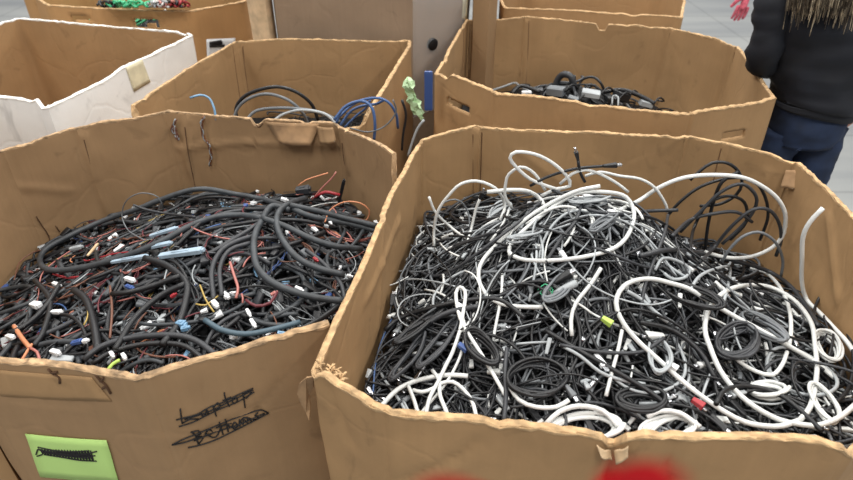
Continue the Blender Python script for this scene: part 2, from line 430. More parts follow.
# front left bin ----------------------------------------------------
FLp = [(-.775, .745), pl(142, 380), pl(337, 326), (-.072, 1.36), pl(342, 124), pl(165, 110), pl(75, 126), pl(0, 150), (-1.14, 1.20), (-1.0, .92)]
FL = make_bin('brown cardboard bin of wiring harnesses with crossed out marker writing at the front left', FLp, rims={
    0: [(0, 362), (40, 364), (58, 366), (80, 370), (110, 375), (140, 380)],
    1: [(150, 376), (180, 368), (205, 361), (225, 357), (245, 352), (270, 343), (290, 341), (293, 336), (310, 333), (336, 325)],
    3: [(400, 157), (385, 146), (368, 138), (350, 131), (343, 127)],
    4: [(340, 126), (333, 122), (318, 121), (300, 120), (280, 119), (264, 118), (262, 124), (254, 124), (252, 117), (220, 115), (190, 112), (175, 111)],
    5: [(160, 112), (140, 117), (126, 119), (110, 121), (80, 127)],
    6: [(74, 128), (55, 134), (30, 143), (2, 151)]},
    mat='card_dull', rim='rim_dull', zwall={2: .955}, step=.011, seed=6.1, dent=.016, creases=[
    cr(FLp, 4, 345, 143, 250, 141, .006, .008), cr(FLp, 4, 250, 141, 180, 146, .006, .008), cr(FLp, 4, 190, 118, 192, 200, .006, .006), cr(FLp, 1, 290, 372, 258, 410, .004, .006), cr(FLp, 1, 258, 410, 205, 440, .004, .006),
    cr(FLp, 5, 85, 135, 110, 215, .007, .009), cr(FLp, 4, 186, 150, 200, 190, .006, .008), cr(FLp, 3, 350, 130, 350, 170, .008, .007), cr(FLp, 6, 0, 185, 70, 190, .004, .01),
    cr(FLp, 0, 0, 398, 90, 402, .003, .006)])
patch(FL, 4, [(266, 121), (320, 123), (314, 141), (284, 140)], 'folded_flap', 'kraft_patch', inside=True, off=.005, lift=.022, bend=.004, label='crumpled folded over flap')
patch(FL, 4, [(318, 124), (334, 126), (339, 139), (323, 140)], 'folded_flap', 'card_dull', inside=True, off=.012, lift=.014, bend=.006, label='small pale torn flap')
strokes(FL, 6, [[(27, 233), (28, 245), (31, 256)], [(37, 217), (42, 225), (49, 236), (50, 243)], [(56, 226), (60, 232)]], .0016, 'scratch', 'tear_dark', inside=True, label='dark scratches')
strokes(FL, 5, [[(89, 178), (92, 195), (98, 214)], [(84, 140), (92, 170), (98, 196)]], .0012, 'scratch', 'tear_dark', inside=True, label='dark creases')
strokes(FL, 4, [[(186, 126), (190, 150), (196, 188)], [(343, 142), (344, 158), (346, 168)], [(256, 124), (259, 127), (263, 123)]], .0013, 'scratch', 'tear_dark', inside=True, label='dark creases')
strokes(FL, 0, [[(49, 368), (54, 373), (60, 376), (61, 382)], [(53, 372), (58, 371)]], .0022, 'tear', 'tear_dark', label='small dark tear')
strokes(FL, 0, [[(96, 374), (101, 380), (106, 384), (111, 393)], [(101, 381), (104, 377)], [(107, 385), (103, 388)]], .0022, 'tear', 'tear_dark', label='dark tear in the front')
patch(FL, 0, [(0, 369), (92, 377), (112, 401), (0, 397)], 'bare_layer', 'card', off=.0008, th=.0004, label='slightly lighter layer where the paper peeled')
pp = patch(FL, 0, [(26.7, 432), (108, 438), (121, 480.5), (43.5, 473)], 'paper_sign', 'paper_green', off=.002, th=.0008, label='lime green paper with a scribbled out word')
def zig(p0, p1, q0, q1, n):          # scribble between two lines
    out = []
    for i in range(n+1):
        a = i/n; top = (p0[0]+(p1[0]-p0[0])*a, p0[1]+(p1[1]-p0[1])*a); bot = (q0[0]+(q1[0]-q0[0])*a, q0[1]+(q1[1]-q0[1])*a)
        k = random.uniform(.0, .25); out.append(top if i % 2 == 0 else bot)
    return out
Z = lambda x, y: (160+x/5.33, 370+y/5.33)
w1 = [[Z(108, 205), Z(112, 240), Z(118, 282)], [Z(85, 264), Z(140, 250), Z(200, 236), Z(270, 200), Z(340, 178), Z(420, 140), Z(500, 108)],
      [Z(100, 300), Z(170, 280), Z(235, 252), Z(320, 214), Z(400, 184), Z(450, 160), Z(505, 128)], [Z(118, 282), Z(160, 262), Z(205, 262)],
      [Z(245, 212), Z(222, 225), Z(225, 246), Z(244, 240), Z(250, 212), Z(258, 240)],
      [Z(284, 200), Z(302, 252)], [Z(286, 205), Z(308, 180), Z(322, 200), Z(298, 222)],
      [Z(344, 128), Z(352, 165), Z(372, 200)], [Z(335, 170), Z(380, 152)],
      [Z(400, 152), Z(384, 170), Z(400, 186), Z(415, 168), Z(402, 150)],
      [Z(446, 136), Z(456, 208)], [Z(448, 142), Z(470, 122), Z(490, 130), Z(462, 160)], [Z(130, 262), Z(260, 226), Z(380, 172), Z(500, 118)]]
strokes(FL, 1, w1, .0013, 'marker_word', label='crossed out handwritten word Laptop in black marker')
w2 = [[Z(62, 396), Z(130, 366), Z(200, 342), Z(300, 305), Z(400, 272), Z(480, 244), Z(540, 224), Z(582, 240)],
      [Z(150, 416), Z(220, 402), Z(300, 378), Z(400, 332), Z(490, 285), Z(580, 240)], [Z(65, 396), Z(140, 384), Z(210, 360)],
      [Z(165, 330), Z(190, 352), Z(205, 400)], [Z(168, 332), Z(205, 326), Z(218, 345), Z(195, 356), Z(235, 368), Z(205, 398)],
      [Z(262, 322), Z(245, 342), Z(262, 364), Z(282, 344), Z(262, 322)],
      [Z(318, 286), Z(338, 352)], [Z(350, 270), Z(366, 338)], [Z(300, 318), Z(385, 296)],
      [Z(398, 290), Z(386, 312), Z(402, 324), Z(414, 300), Z(398, 290)],
      [Z(428, 308), Z(424, 276), Z(446, 300), Z(446, 268), Z(468, 290), Z(468, 260), Z(488, 280)],
      [Z(525, 236), Z(508, 250), Z(528, 258), Z(512, 274)],
      zig(Z(240, 345), Z(500, 245), Z(245, 388), Z(510, 275), 5), [Z(180, 380), Z(300, 344), Z(420, 300), Z(560, 240)]]
strokes(FL, 1, w2, .0014, 'marker_word', label='crossed out handwritten word Bottoms in black marker')
Y6 = lambda x, y: (x/6.56, 420+y/6.56)
w3 = [[Y6(265, 160), Y6(380, 180), Y6(480, 186), Y6(600, 180)], [Y6(255, 205), Y6(268, 170), Y6(300, 200), Y6(262, 215)], [Y6(310, 205), Y6(420, 220), Y6(540, 238), Y6(650, 246)],
      [Y6(280, 175), Y6(400, 196), Y6(540, 204), Y6(650, 186)], [Y6(300, 190), Y6(420, 208), Y6(560, 220), Y6(640, 212)]]+[zig(Y6(290, 172), Y6(610, 180), Y6(310, 205), Y6(640, 246), 34)]
strokes(FL, 0, w3, .0014, 'marker_scribble', label='word scribbled out in black marker', off=.0036, parent=pp)

# box by the left of the front left bin
NL = make_bin('plain cardboard bin at the bottom left corner, beside the wiring harness bin', [(-2.0, .70), (-1.15, .70), (-.83, .78), (-1.04, .98), (-1.19, 1.24), (-1.22, 1.5), (-1.5, 1.62), (-2.0, 1.62)], mat='card', seed=3.3, step=.03, dent=.006)

# back right bin ----------------------------------------------------
BRp = [pl(434, 74), pl(494, 93), pl(692, 116), pl(777, 99), pl(738, 46), pl(673, 28), pl(525, 15), pl(466, 19)]
BR = make_bin('octagonal cardboard bin with hand holes and black electronics, behind the white and black cables', BRp, rims={
    0: [(434, 73), (440, 75), (446, 80), (451, 75), (462, 79), (480, 86), (494, 92)],
    1: [(500, 94), (540, 97), (575, 102), (590, 107), (600, 106), (640, 111), (690, 115)],
    2: [(700, 112), (730, 108), (760, 103), (774, 98)],
    4: [(735, 47), (715, 38), (690, 32), (675, 29)], 5: [(672, 28), (650, 27), (640, 25), (608, 24), (606, 30), (599, 30), (596, 23), (560, 19), (527, 16)], 6: [(524, 16), (500, 19), (468, 20)]},
    mat='card', step=.0085, seed=9.7, dent=.010, holes=[(0, 446, 101, 470, 110), (2, 723, 138, 746, 134)], creases=[
    cr(BRp, 5, 527, 20, 524, 90, .006, .008), cr(BRp, 4, 673, 32, 660, 100, .006, .008), cr(BRp, 1, 497, 95, 495, 125, .004, .006)])
# mid left bin ------------------------------------------------------
MLp = [pl(128, 108), pl(168, 103), pl(335, 115), pl(366, 119), pl(413, 44), pl(411, 39), pl(236, 40), pl(188, 68)]
ML = make_bin('cardboard bin with black and blue cable loops, behind the wiring harness bin', MLp, rims={
    0: [(132, 122), (160, 122)], 1: [(172, 124), (330, 128)], 2: [(338, 130), (360, 128)],
    5: [(405, 40), (380, 41), (330, 39), (280, 38), (255, 40), (238, 41)]}, mat='card', step=.02, seed=12.1, dent=.010, creases=[cr(MLp, 6, 232, 50, 244, 110, .006, .01)])
# white bin ---------------------------------------------------------
WHp = [pl(-70, 88), pl(36, 103), pl(47, 106), pl(192, 37), pl(190, 33), pl(18, 18), (-1.95, 2.4)]
WH = make_bin('cardboard bin with a white outside and empty brown inside at the left', WHp, rims={
    0: [(-20, 94), (10, 98), (34, 101)], 1: [(38, 101), (42, 108), (46, 108)],
    2: [(48, 107), (80, 93), (110, 78), (125, 67), (150, 56), (170, 46), (190, 36)], 4: [(185, 32), (120, 27), (60, 21), (22, 18)]},
    mat='card_white', mat_in='card', rim='rim_white', step=.02, seed=15.5, dent=.010)
patch(WH, 2, [(126, 67), (142, 59), (150, 82), (134, 92)], 'tape_strip', 'tape', off=.002, th=.0006, label='yellowed clear tape on the white side')
# green content bin -------------------------------------------------
GRp = [pl(90, 8), pl(186, 12), pl(243, 2), (-.86, 3.3), (-1.1, 3.6), (-1.9, 3.65), (-2.06, 3.3), pl(33, -4), pl(45, 5)]
GR = make_bin('orange brown cardboard bin with green wires inside, at the top left behind the white bin', GRp, mat='card_orange', step=.02, seed=18.2, dent=.006,
    rims={0: [(90, 8), (140, 10), (186, 11)], 1: [(190, 11), (242, 2)]}, holes=[(0, 136, 23, 160, 23), (8, 70, 19, 90, 20)])
patch(GR, 1, [(206, 39), (235, 38), (235, 60), (207, 62)], 'shipping_label', 'sticker', off=.003, th=.0006, label='white printed sticker')
strokes(GR, 1, [[(209, 43), (221, 41)], [(209, 44.5), (222, 42.5)], [(209, 46), (224, 45.5)]], .007, 'printed_block', off=.003)
# wrapped tall bin --------------------------------------------------
def ptY(u, v, Y): p = atY(u, v, Y); return (p[0], p[1])
TWp = [ptY(277, 30, 2.60), ptY(408, 30, 2.60), ptY(468, 22, 2.80), (.22, 3.3), (-.55, 3.3), (-.70, 2.95)]
TW = make_bin('tall grey brown cardboard bin with clear film at its corner, behind the blue cable bin', TWp, z0=1.35, mat='card_grey', step=.03, seed=21.4, dent=.010)
patch(TW, 1, [(412, -8), (466, -6), (462, 96), (412, 118)], 'film_wrap', 'film', off=.006, th=.0006, bend=.006, label='clear plastic stretch film')
patch(TW, 1, [(463, -5), (468, -5), (467, 18), (462, 20)], 'tape_strip', 'tape', off=.004, th=.0006)
m_ = MB(); p = on_wall(TW, 1, 432, 44, .006); nn = np.array([*TW.nrm[1], 0])
a, f = tube(np.array([p-nn*.004, p+nn*.006, p+nn*.009, p+nn*.0095]), [.026, .026, .022, .004], 18); m_.add(a, f); m_.build('round_plug', 'black_cable', TW.root, label='round black plastic plug')
a_, b2_ = atY(249, 20, 2.66), atY(274, 20, 2.60)
PK = make_bin('narrow pale folded cardboard column, between the orange brown bin and the tall bin', [(a_[0]-.01, 2.68), (a_[0]+.05, 2.60), (b2_[0]-.02, 2.59), (b2_[0]-.008, 2.68), (a_[0]+.02, 2.8)], z0=1.25, mat='pale_patch', step=.03, seed=5, dent=.008, cat='cardboard column')
# back row ----------------------------------------------------------
BKp = [pl(503, 7), pl(683, 18), pl(686, 0), (1.2, 3.35), (.5, 3.5), (.36, 3.2)]
BK = make_bin('empty cardboard bin with a wide front panel, topmost behind the octagonal bin', BKp, mat='card', step=.02, seed=25, dent=.006, rims={0: [(504, 8), (560, 10), (620, 14), (682, 17)]})
BLp = [ptY(472, 10, 2.74), ptY(490, 10, 2.70), ptY(498, 6, 2.80), (.34, 3.3), (.27, 3.3)]
BL = make_bin('narrow upright cardboard box standing between the film wrapped bin and the back bin', BLp, z0=1.12, mat='card_dull', step=.03, seed=28, dent=.004)

for (B_, w, S_) in [(BR, 6, [[(470, 24), (469, 55), (468, 90)]]), (BR, 7, [[(464, 24), (463, 50), (462, 76)]]), (BR, 5, [[(529, 20), (528, 50), (526, 84)], [(670, 33), (664, 66), (657, 104)]]), (BR, 4, [[(735, 52), (729, 78), (722, 106)]]),
                    (ML, 5, [[(243, 46), (246, 75), (250, 100)]]), (ML, 6, [[(232, 46), (236, 75), (240, 104)]]),
                    (FR, 6, [[(482, 132), (481, 165), (480, 195)], [(684, 140), (681, 165), (676, 205)]]), (FR, 7, [[(473, 134), (473, 160), (473, 200)]]), (FR, 5, [[(722, 147), (718, 162), (714, 180)]]),
                    (BK, 5, [])]:
    if S_: strokes(B_, w, S_, .0016, 'score_line', 'score', inside=True, off=.0004, label='dark vertical score line')
# ------------------------------------------------------------------ heaps
def inset(plan, d):
    c = sum(np.array(p) for p in plan)/len(plan); out = []
    for p in plan:
        v = np.array(p)-c; out.append(c+v*(1-d/np.linalg.norm(v)))
    return out
def inside(P, x, y):
    n = len(P); r = False
    for i in range(n):
        x1, y1 = P[i]; x2, y2 = P[(i+1) % n]
        if (y1 > y) != (y2 > y) and x < (x2-x1)*(y-y1)/(y2-y1)+x1: r = not r
    return r
class Heap:
    def __init__(s, B, hf, name, label, cat): s.B = B; s.P = inset(B.plan, .035); s.h = hf; s.c = B.c; s.name = name; s.label = label; s.cat = cat; s.stuff = MB()
hFR = lambda x, y: .765+.235*math.exp(-((x-.36)/.31)**2-((y-1.16)/.27)**2)-.09/(1+math.exp(-(x-.66)/.04))/(1+math.exp(-(y-1.22)/.05))+.03*math.exp(-((y-.72)/.2)**2)+.018*fb((x, y, 0), 7, 1)
hFL = lambda x, y: .70+.20*math.exp(-((x+.42)/.45)**2-((y-1.2)/.42)**2)+.05*math.exp(-((y-.8)/.2)**2)+.015*fb((x, y, 0), 8, 4)
hBR = lambda x, y: .68+.235*math.exp(-((x-.56)/.23)**4-((y-2.2)/.28)**2)+.015*fb((x, y, 0), 12, 4)
hML = lambda x, y: .70+.12*math.exp(-((x+.28)/.28)**2-((y-1.85)/.3)**2)+.01*fb((x, y, 0), 12, 4)
hGR = lambda x, y: .78+.155*math.exp(-((x+1.35)/.35)**2-((y-3.1)/.22)**2)+.02*fb((x, y, 0), 9, 4)
HF = Heap(FR, hFR, 'cable_tangle', 'dense tangle of black, grey and white cables filling the front right bin', 'cables')
HL = Heap(FL, hFL, 'harness_tangle', 'dense tangle of dark wiring harnesses and small connectors filling the front left bin', 'wires')
HB = Heap(BR, hBR, 'electronics_tangle', 'low heap of black adapters and cables in the octagonal bin', 'cables')
HM = Heap(ML, hML, 'cable_tangle', 'low tangle of dark cables under the loops in the bin behind', 'cables')
HG = Heap(GR, hGR, 'wire_tangle', 'tangle of coloured wires in the orange brown bin', 'wires')
def wander(H, n, kmin, kmax, step=.012, coil=False, zoff=(-.02, .012), start=None, amp=.008):
    for _ in range(50):
        if start is not None: x, y = start; break
        xs = [p[0] for p in H.P]; ys = [p[1] for p in H.P]
        x = random.uniform(min(xs), max(xs)); y = random.uniform(min(ys), max(ys))
        if inside(H.P, x, y): break
    th = random.uniform(0, 2*math.pi); k = random.uniform(kmin, kmax)*random.choice((-1, 1)); kt = k
    lay = random.uniform(*zoff); ph = random.uniform(0, 9); fr = random.uniform(8, 20); pts = []
    tx, ty = random.uniform(-.25, .25), random.uniform(-.25, .25); x0, y0 = x, y
    for i in range(n):
        if not coil:
            if random.random() < .05: kt = random.uniform(kmin, kmax)*random.choice((-1, 1))
            k += (kt-k)*.12
        else: k += random.gauss(0, .12)
        th += k*step; nx, ny = x+math.cos(th)*step, y+math.sin(th)*step
        if not inside(H.P, nx, ny):
            a = math.atan2(H.c[1]-y, H.c[0]-x); dd = (a-th+math.pi) % (2*math.pi)-math.pi
            th += math.copysign(.5, dd); kt = math.copysign(abs(kt), dd); k = kt
            nx, ny = x+math.cos(th)*step*.4+math.cos(a)*.004, y+math.sin(th)*step*.4+math.sin(a)*.004
            if not inside(H.P, nx, ny): nx, ny = x+math.cos(a)*.008, y+math.sin(a)*.008
        x, y = nx, ny
        z = H.h(x, y)+lay+amp*math.sin(i*step*fr+ph)
        if coil: z += (x-x0)*tx+(y-y0)*ty+.0006*i*(.5 if abs(k) > 8 else .2)
        pts.append((x, y, z))
    P = np.array(pts)
    if len(P) > 6:                   # soften
        for _ in range(2): P[1:-1] = (P[:-2]+2*P[1:-1]+P[2:])/4
    return P
def plug(mb, P, end, r, mi, mtip, size=None):
    p = P[-1] if end else P[0]; d = (P[-1]-P[-3]) if end else (P[0]-P[2]); d = d/(np.linalg.norm(d)+1e-9)
    s = size or random.choice([(.034, .013, .010), (.030, .015, .008), (.026, .012, .012), (.04, .017, .014)])
    v, f = obox(p+d*s[0]*.45, d, s, taper=.6); mb.add(v, f, mi)
    if mtip is not None:
        v, f = obox(p+d*(s[0]*.95+.004), d, (.014, s[1]*.72, s[2]*.5)); mb.add(v, f, mtip)
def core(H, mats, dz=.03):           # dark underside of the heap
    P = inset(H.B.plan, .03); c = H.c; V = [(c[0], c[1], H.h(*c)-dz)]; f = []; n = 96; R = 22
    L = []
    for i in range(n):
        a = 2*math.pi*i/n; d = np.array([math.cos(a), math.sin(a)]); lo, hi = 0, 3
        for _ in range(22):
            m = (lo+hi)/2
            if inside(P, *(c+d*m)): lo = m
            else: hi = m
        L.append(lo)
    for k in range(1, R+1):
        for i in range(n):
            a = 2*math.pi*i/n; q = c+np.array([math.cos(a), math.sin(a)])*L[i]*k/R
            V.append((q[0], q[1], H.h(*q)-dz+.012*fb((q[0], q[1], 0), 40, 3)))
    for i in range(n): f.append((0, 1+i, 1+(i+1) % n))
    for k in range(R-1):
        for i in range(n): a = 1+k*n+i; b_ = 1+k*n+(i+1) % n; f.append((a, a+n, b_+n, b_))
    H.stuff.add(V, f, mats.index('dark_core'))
def cell(H, p, names):
    xs = [q[0] for q in H.P]; ys = [q[1] for q in H.P]
    a = (p[0]-min(xs))/(max(xs)-min(xs)); b_ = (p[1]-min(ys))/(max(ys)-min(ys))
    return ('front', 'middle', 'back')[min(2, int(b_*3))]+' '+('left', 'centre', 'right')[min(2, max(0, int(a*3)))]
COLN = {'black_cable': 'black', 'dark_cable': 'dark grey', 'grey_cable': 'grey', 'light_cable': 'light grey', 'white_cable': 'white', 'loom': 'dark loom', 'blue_cable': 'blue',
        'red_wire': 'red', 'pink_wire': 'pink', 'orange_wire': 'orange', 'yellow_wire': 'yellow', 'brown_wire': 'brown', 'green_wire': 'green', 'pale_blue': 'pale blue', 'maroon_wire': 'dark red', 'lime': 'lime'}
def cable(P, r, mat, label, group, name='cable', cat='cable', plugs=(), sides=6, raw=False):
    """one cable: an Empty with cord (> plug > metal_tip) or a lone mesh when it shows no plug"""
    v, f = tube(P, r, sides)
    if not plugs:
        m_ = MB(); m_.add(v, f); o = m_.build(name, mat); rebase(o); tag(o, label, cat, group); return o
    base = np.array([P[:, 0].mean(), P[:, 1].mean(), P[:, 2].min()])
    root = thing(name, label, cat, tuple(base), group)
    m_ = MB(); m_.add(v, f); m_.build('cord', mat, root)
    for (end, pm, tip, size) in plugs:
        a = MB(); p = P[-1] if end else P[0]; d = (P[-1]-P[-4]) if end else (P[0]-P[3]); d = d/(np.linalg.norm(d)+1e-9)
        v, f = obox(p+d*size[0]*.45, d, size, taper=.6); a.add(v, f); po = a.build('plug', pm, root, smooth=False)
        if tip:
            a = MB(); v, f = obox(p+d*(size[0]*.95+.004), d, (.014, size[1]*.72, size[2]*.5)); a.add(v, f); a.build('metal_tip', tip, po, smooth=False)
    return root
def trace(H, pts, lift=.012, ylim=None, zadd=0., step=.012):
    out = []
    for i, q in enumerate(pts):
        u, v = q[:2]; d = ray(u, v); Y = .55 if H in (HF, HL) else 1.4; hit = None; lim = q[2] if len(q) > 2 else (ylim or 9)
        while Y < 3.2:
            p = O+d*(Y/d[1])
            if p[2] <= H.h(p[0], p[1])+lift: hit = p; break
            Y += .004
        if hit is None or hit[1] > lim: hit = O+d*(lim/d[1])
        out.append(hit)
    out = np.array(out)
    # keep depth changes gentle
    return catmull(out, step)

# ---- front right: stuff
MATS = ['black_cable', 'dark_cable', 'grey_cable', 'light_cable', 'white_cable', 'metal', 'dark_core', 'loom', 'red_wire', 'pink_wire', 'orange_wire', 'yellow_wire', 'brown_wire', 'green_wire', 'blue_plastic', 'white_plastic', 'pale_blue', 'maroon_wire', 'ltblue_plastic']
ix = MATS.index
def wchoice(d): return random.choices(list(d), weights=list(d.values()))[0]
core(HF, MATS, .07)
wFR = dict(black_cable=62, dark_cable=20, grey_cable=7, light_cable=9, white_cable=4)
for q in range(520):
    mt = wchoice(wFR); co = random.random() < .15
    P = wander(HF, random.randint(25, 70), 3 if not co else 10, 14 if not co else 22, coil=co, zoff=(-.055, .004), amp=.014)
    r = random.uniform(.0016, .0036); v, f = tube(P, r, 5); HF.stuff.add(v, f, ix(mt))
    if random.random() < .35: plug(HF.stuff, P, 1, r, ix(random.choice(['black_cable', 'grey_cable', 'white_cable', 'light_cable'])), ix('metal'))
for q in range(330):
    P = wander(HF, 4, 1, 3, zoff=(-.012, .010)); s = random.choice([(.026, .010, .007), (.018, .010, .008), (.034, .009, .009)])
    v, f = obox(P[1], P[-1]-P[0]+np.array([0, 0, random.uniform(-.02, .02)]), s, taper=.7); HF.stuff.add(v, f, ix(random.choices(['light_cable', 'white_cable', 'metal', 'black_cable', 'grey_cable'], [4, 4, 4, 3, 3])[0]))
for q in range(230):
    P = wander(HF, random.randint(4, 10), 1, 12, zoff=(-.012, .012), amp=.012); v, f = tube(P, random.uniform(.0014, .0028), 5); HF.stuff.add(v, f, ix(random.choice(['light_cable', 'white_cable', 'grey_cable'])))
for q in range(150):
    P = wander(HF, random.randint(4, 16), 2, 16, zoff=(-.006, .014), amp=.014, start=(random.gauss(.28, .16), random.gauss(1.22, .10))); v, f = tube(P, random.uniform(.0014, .0030), 5); HF.stuff.add(v, f, ix(random.choices(['light_cable', 'white_cable', 'grey_cable', 'black_cable'], [4, 3, 4, 4])[0]))
# ---- front left: stuff
core(HL, MATS, .05)
wFL = dict(black_cable=42, loom=22, dark_cable=14, grey_cable=6, red_wire=2.5, pink_wire=4, brown_wire=5, maroon_wire=6, orange_wire=2, yellow_wire=1.4, light_cable=4, blue_plastic=2, white_plastic=2, pale_blue=1)
for q in range(760):
    mt = wchoice(wFL); thin = mt not in ('black_cable', 'loom', 'dark_cable')
    P = wander(HL, random.randint(10, 22) if thin else random.randint(14, 42), 3, 26 if thin else 14, zoff=(-.035, .010), amp=.012)
    r = random.uniform(.0010, .0019) if thin else random.uniform(.0026, .0062)
    v, f = tube(P, r, 5); HL.stuff.add(v, f, ix(mt))
    if thin:
        for w in range(3):
            P2 = P+np.array([random.uniform(-.004, .004), random.uniform(-.004, .004), random.uniform(0, .004)])+rng.normal(0, .0012, P.shape); v, f = tube(P2, r, 4); HL.stuff.add(v, f, ix(mt if w < 2 else wchoice(wFL)))
    if random.random() < .6: plug(HL.stuff, P, 1, r, ix(random.choices(['black_cable', 'white_plastic', 'grey_cable', 'light_cable', 'blue_plastic', 'pale_blue', 'brown_wire'], [8, 5, 4, 4, 1, 1, 1])[0]), None, random.choice([(.016, .012, .009), (.020, .009, .008), (.012, .010, .008), (.026, .016, .010)]))
for q in range(420):
    P = wander(HL, random.randint(3, 8), 4, 30, zoff=(-.012, .016), amp=.014); v, f = tube(P, random.uniform(.0009, .0022), 4); HL.stuff.add(v, f, ix(random.choice(['light_cable', 'grey_cable', 'brown_wire', 'maroon_wire', 'pink_wire', 'black_cable', 'black_cable', 'dark_cable', 'dark_cable'])))
for q in range(160):
    P = wander(HL, 4, 1, 3, zoff=(-.012, .010)); v, f = obox(P[1], P[-1]-P[0]+np.array([0, 0, random.uniform(-.03, .03)]), random.choice([(.03, .02, .012), (.02, .016, .012), (.045, .018, .01)]), taper=.8); HL.stuff.add(v, f, ix(random.choices(['black_cable', 'dark_cable', 'grey_cable', 'light_cable'], [6, 4, 2, 1])[0]))
# ---- others
core(HB, MATS, .02)
for q in range(110):
    mt = wchoice(dict(black_cable=60, dark_cable=20, grey_cable=8, light_cable=5))
    P = wander(HB, random.randint(14, 36), 6, 24, zoff=(-.02, .02)); v, f = tube(P, random.uniform(.003, .006), 5); HB.stuff.add(v, f, ix(mt))
core(HM, MATS, .02)
for q in range(60):
    P = wander(HM, random.randint(14, 40), 4, 16, zoff=(-.02, .01)); v, f = tube(P, random.uniform(.002, .005), 5); HM.stuff.add(v, f, ix(wchoice(dict(black_cable=50, dark_cable=30, grey_cable=12))))
core(HG, MATS, .02)
for q in range(90):
    P = wander(HG, random.randint(12, 30), 5, 24, zoff=(-.02, .03)); v, f = tube(P, random.uniform(.003, .006), 5)
    x = P[0][0]; HG.stuff.add(v, f, ix(wchoice(dict(black_cable=30, dark_cable=16, red_wire=6, pink_wire=8, light_cable=8, white_cable=5)) if x > -1.30 else wchoice(dict(green_wire=50, black_cable=12, dark_cable=5))))
for H in (HF, HL, HB, HM, HG):
    o = H.stuff.build(H.name, MATS); rebase(o); tag(o, H.label, H.cat, kind='stuff')

# ---- front right: the loose cables that lie on top, one object each
gF = 'loose cables on the heap in the front right bin'
wTop = dict(black_cable=62, dark_cable=28, grey_cable=5, light_cable=4, white_cable=1)
for q in range(105):
    mt = wchoice(wTop); co = random.random() < .14
    P = wander(HF, random.randint(40, 110), 3 if not co else 9, 10 if not co else 18, coil=co, zoff=(-.012, .018), amp=.013)
    r = random.uniform(.0020, .0040); c_ = cell(HF, P.mean(0), None)
    pk = []
    if random.random() < .3: pk.append((1, random.choice([mt, 'black_cable', 'white_plastic']), 'metal', (.034, .013, .010)))
    cable(P, r, mt, '%s %s cable in the %s of the front right bin%s' % ('coiled' if co else 'loose', COLN[mt], c_, ', plug showing' if pk else ''), gF, plugs=pk)
for q in range(34):
    mt = random.choice(['light_cable', 'white_cable', 'grey_cable', 'light_cable']); P = wander(HF, random.randint(9, 26), 1, 12, zoff=(.002, .016), amp=.012); r = random.uniform(.0018, .0032)
    cable(P, r, mt, 'short %s cable piece in the %s of the front right bin' % (COLN[mt], cell(HF, P.mean(0), None)), gF, name='cable', plugs=((1, random.choice(['white_plastic', 'black_cable']), 'metal', (.026, .011, .008)),) if q % 3 == 0 else ())
def bundle(H, u, v, L, W, ang, n, r, mat, lift=.016, tilt=0):   # a tied hank of cable: flat stacked loops
    p0 = trace(H, [(u, v), (u+1, v)], lift)[0]; P = []
    for i in range(n*20):
        a = 2*math.pi*i/20; k = i/(n*20); w = W*(.55+.45*k); x = math.cos(a)*(L*(.9+.1*k)); y = math.sin(a)*w
        x += .016*fb((x*9, y*9, i*.012), 1, u); y += .012*fb((x*9, y*9, i*.012), 1, v)
        X = p0[0]+x*math.cos(ang)-y*math.sin(ang); Y = p0[1]+x*math.sin(ang)+y*math.cos(ang)
        P.append((X, Y, p0[2]+.003+.010*math.sin(a*.5+i*.1)*.5+k*.014+tilt*y+.002*fb((X, Y, i*.1), 30)))
    return catmull(np.array(P), .01)
for (u, v, L, W, ang, n, r, mt, lab) in [
    (537, 382, .052, .05, .2, 6, .0036, 'black_cable', 'round black cable coil near the front edge of the heap'),
    (658, 360, .045, .022, 1.3, 5, .0030, 'light_cable', 'narrow pale cable hank right of the front centre'),
    (826, 350, .045, .03, 1.2, 6, .0028, 'white_cable', 'white cable hank by the right wall, upper one'),
    (822, 408, .05, .022, 1.4, 6, .0028, 'white_cable', 'white cable hank in the front right corner, lower one'),
    (765, 394, .036, .022, .15, 4, .0036, 'white_cable', 'white cable coil inside the large front right loop'),
    (584, 430, .06, .034, .1, 4, .0042, 'white_cable', 'thick white coil half behind the front edge'),
    (668, 432, .05, .03, .4, 4, .0036, 'white_cable', 'white coil beside the front edge notch'),
    (700, 250, .05, .03, .5, 5, .0036, 'dark_cable', 'dark grey coil at the foot of the tall black loops'),
    (500, 215, .05, .025, .9, 5, .0028, 'light_cable', 'pale hank leaning at the back left of the heap'),
    (590, 205, .05, .018, .2, 4, .0026, 'light_cable', 'light grey hank on top of the heap'),
    (604, 228, .045, .014, .7, 4, .0026, 'grey_cable', 'grey hank just below the top of the heap'),
    (525, 240, .045, .012, .3, 4, .0026, 'light_cable', 'light hank inside the large white oval'),
    (556, 292, .045, .02, .9, 5, .0030, 'grey_cable', 'small grey hank in the middle of the heap'),
    (440, 345, .08, .016, 1.0, 4, .0034, 'dark_cable', 'dark hank low on the left of the heap'),
    (420, 330, .08, .014, .8, 4, .0036, 'black_cable', 'black hank beside the left wall'),
    (410, 360, .07, .014, 1.1, 4, .0038, 'dark_cable', 'dark hank nearest the left wall at the front'),
    (640, 405, .05, .03, .1, 5, .0040, 'black_cable', 'black coil just left of the front notch'),
    (735, 345, .06, .035, .6, 6, .0036, 'dark_cable', 'dark coil inside the large round white loop'),
    (760, 330, .05, .03, 2.2, 5, .0032, 'grey_cable', 'grey coil under the right white loop'),
    (690, 300, .06, .03, 2.6, 5, .0034, 'black_cable', 'black coil left of the round white loop'),
    (480, 350, .055, .03, 2.1, 5, .0036, 'black_cable', 'black coil right of the narrow white loop')]:
    cable(bundle(HF, u, v, L, W, ang, n, r, mt), r, mt, lab+' in the right bin', gF, name='coiled_cable')
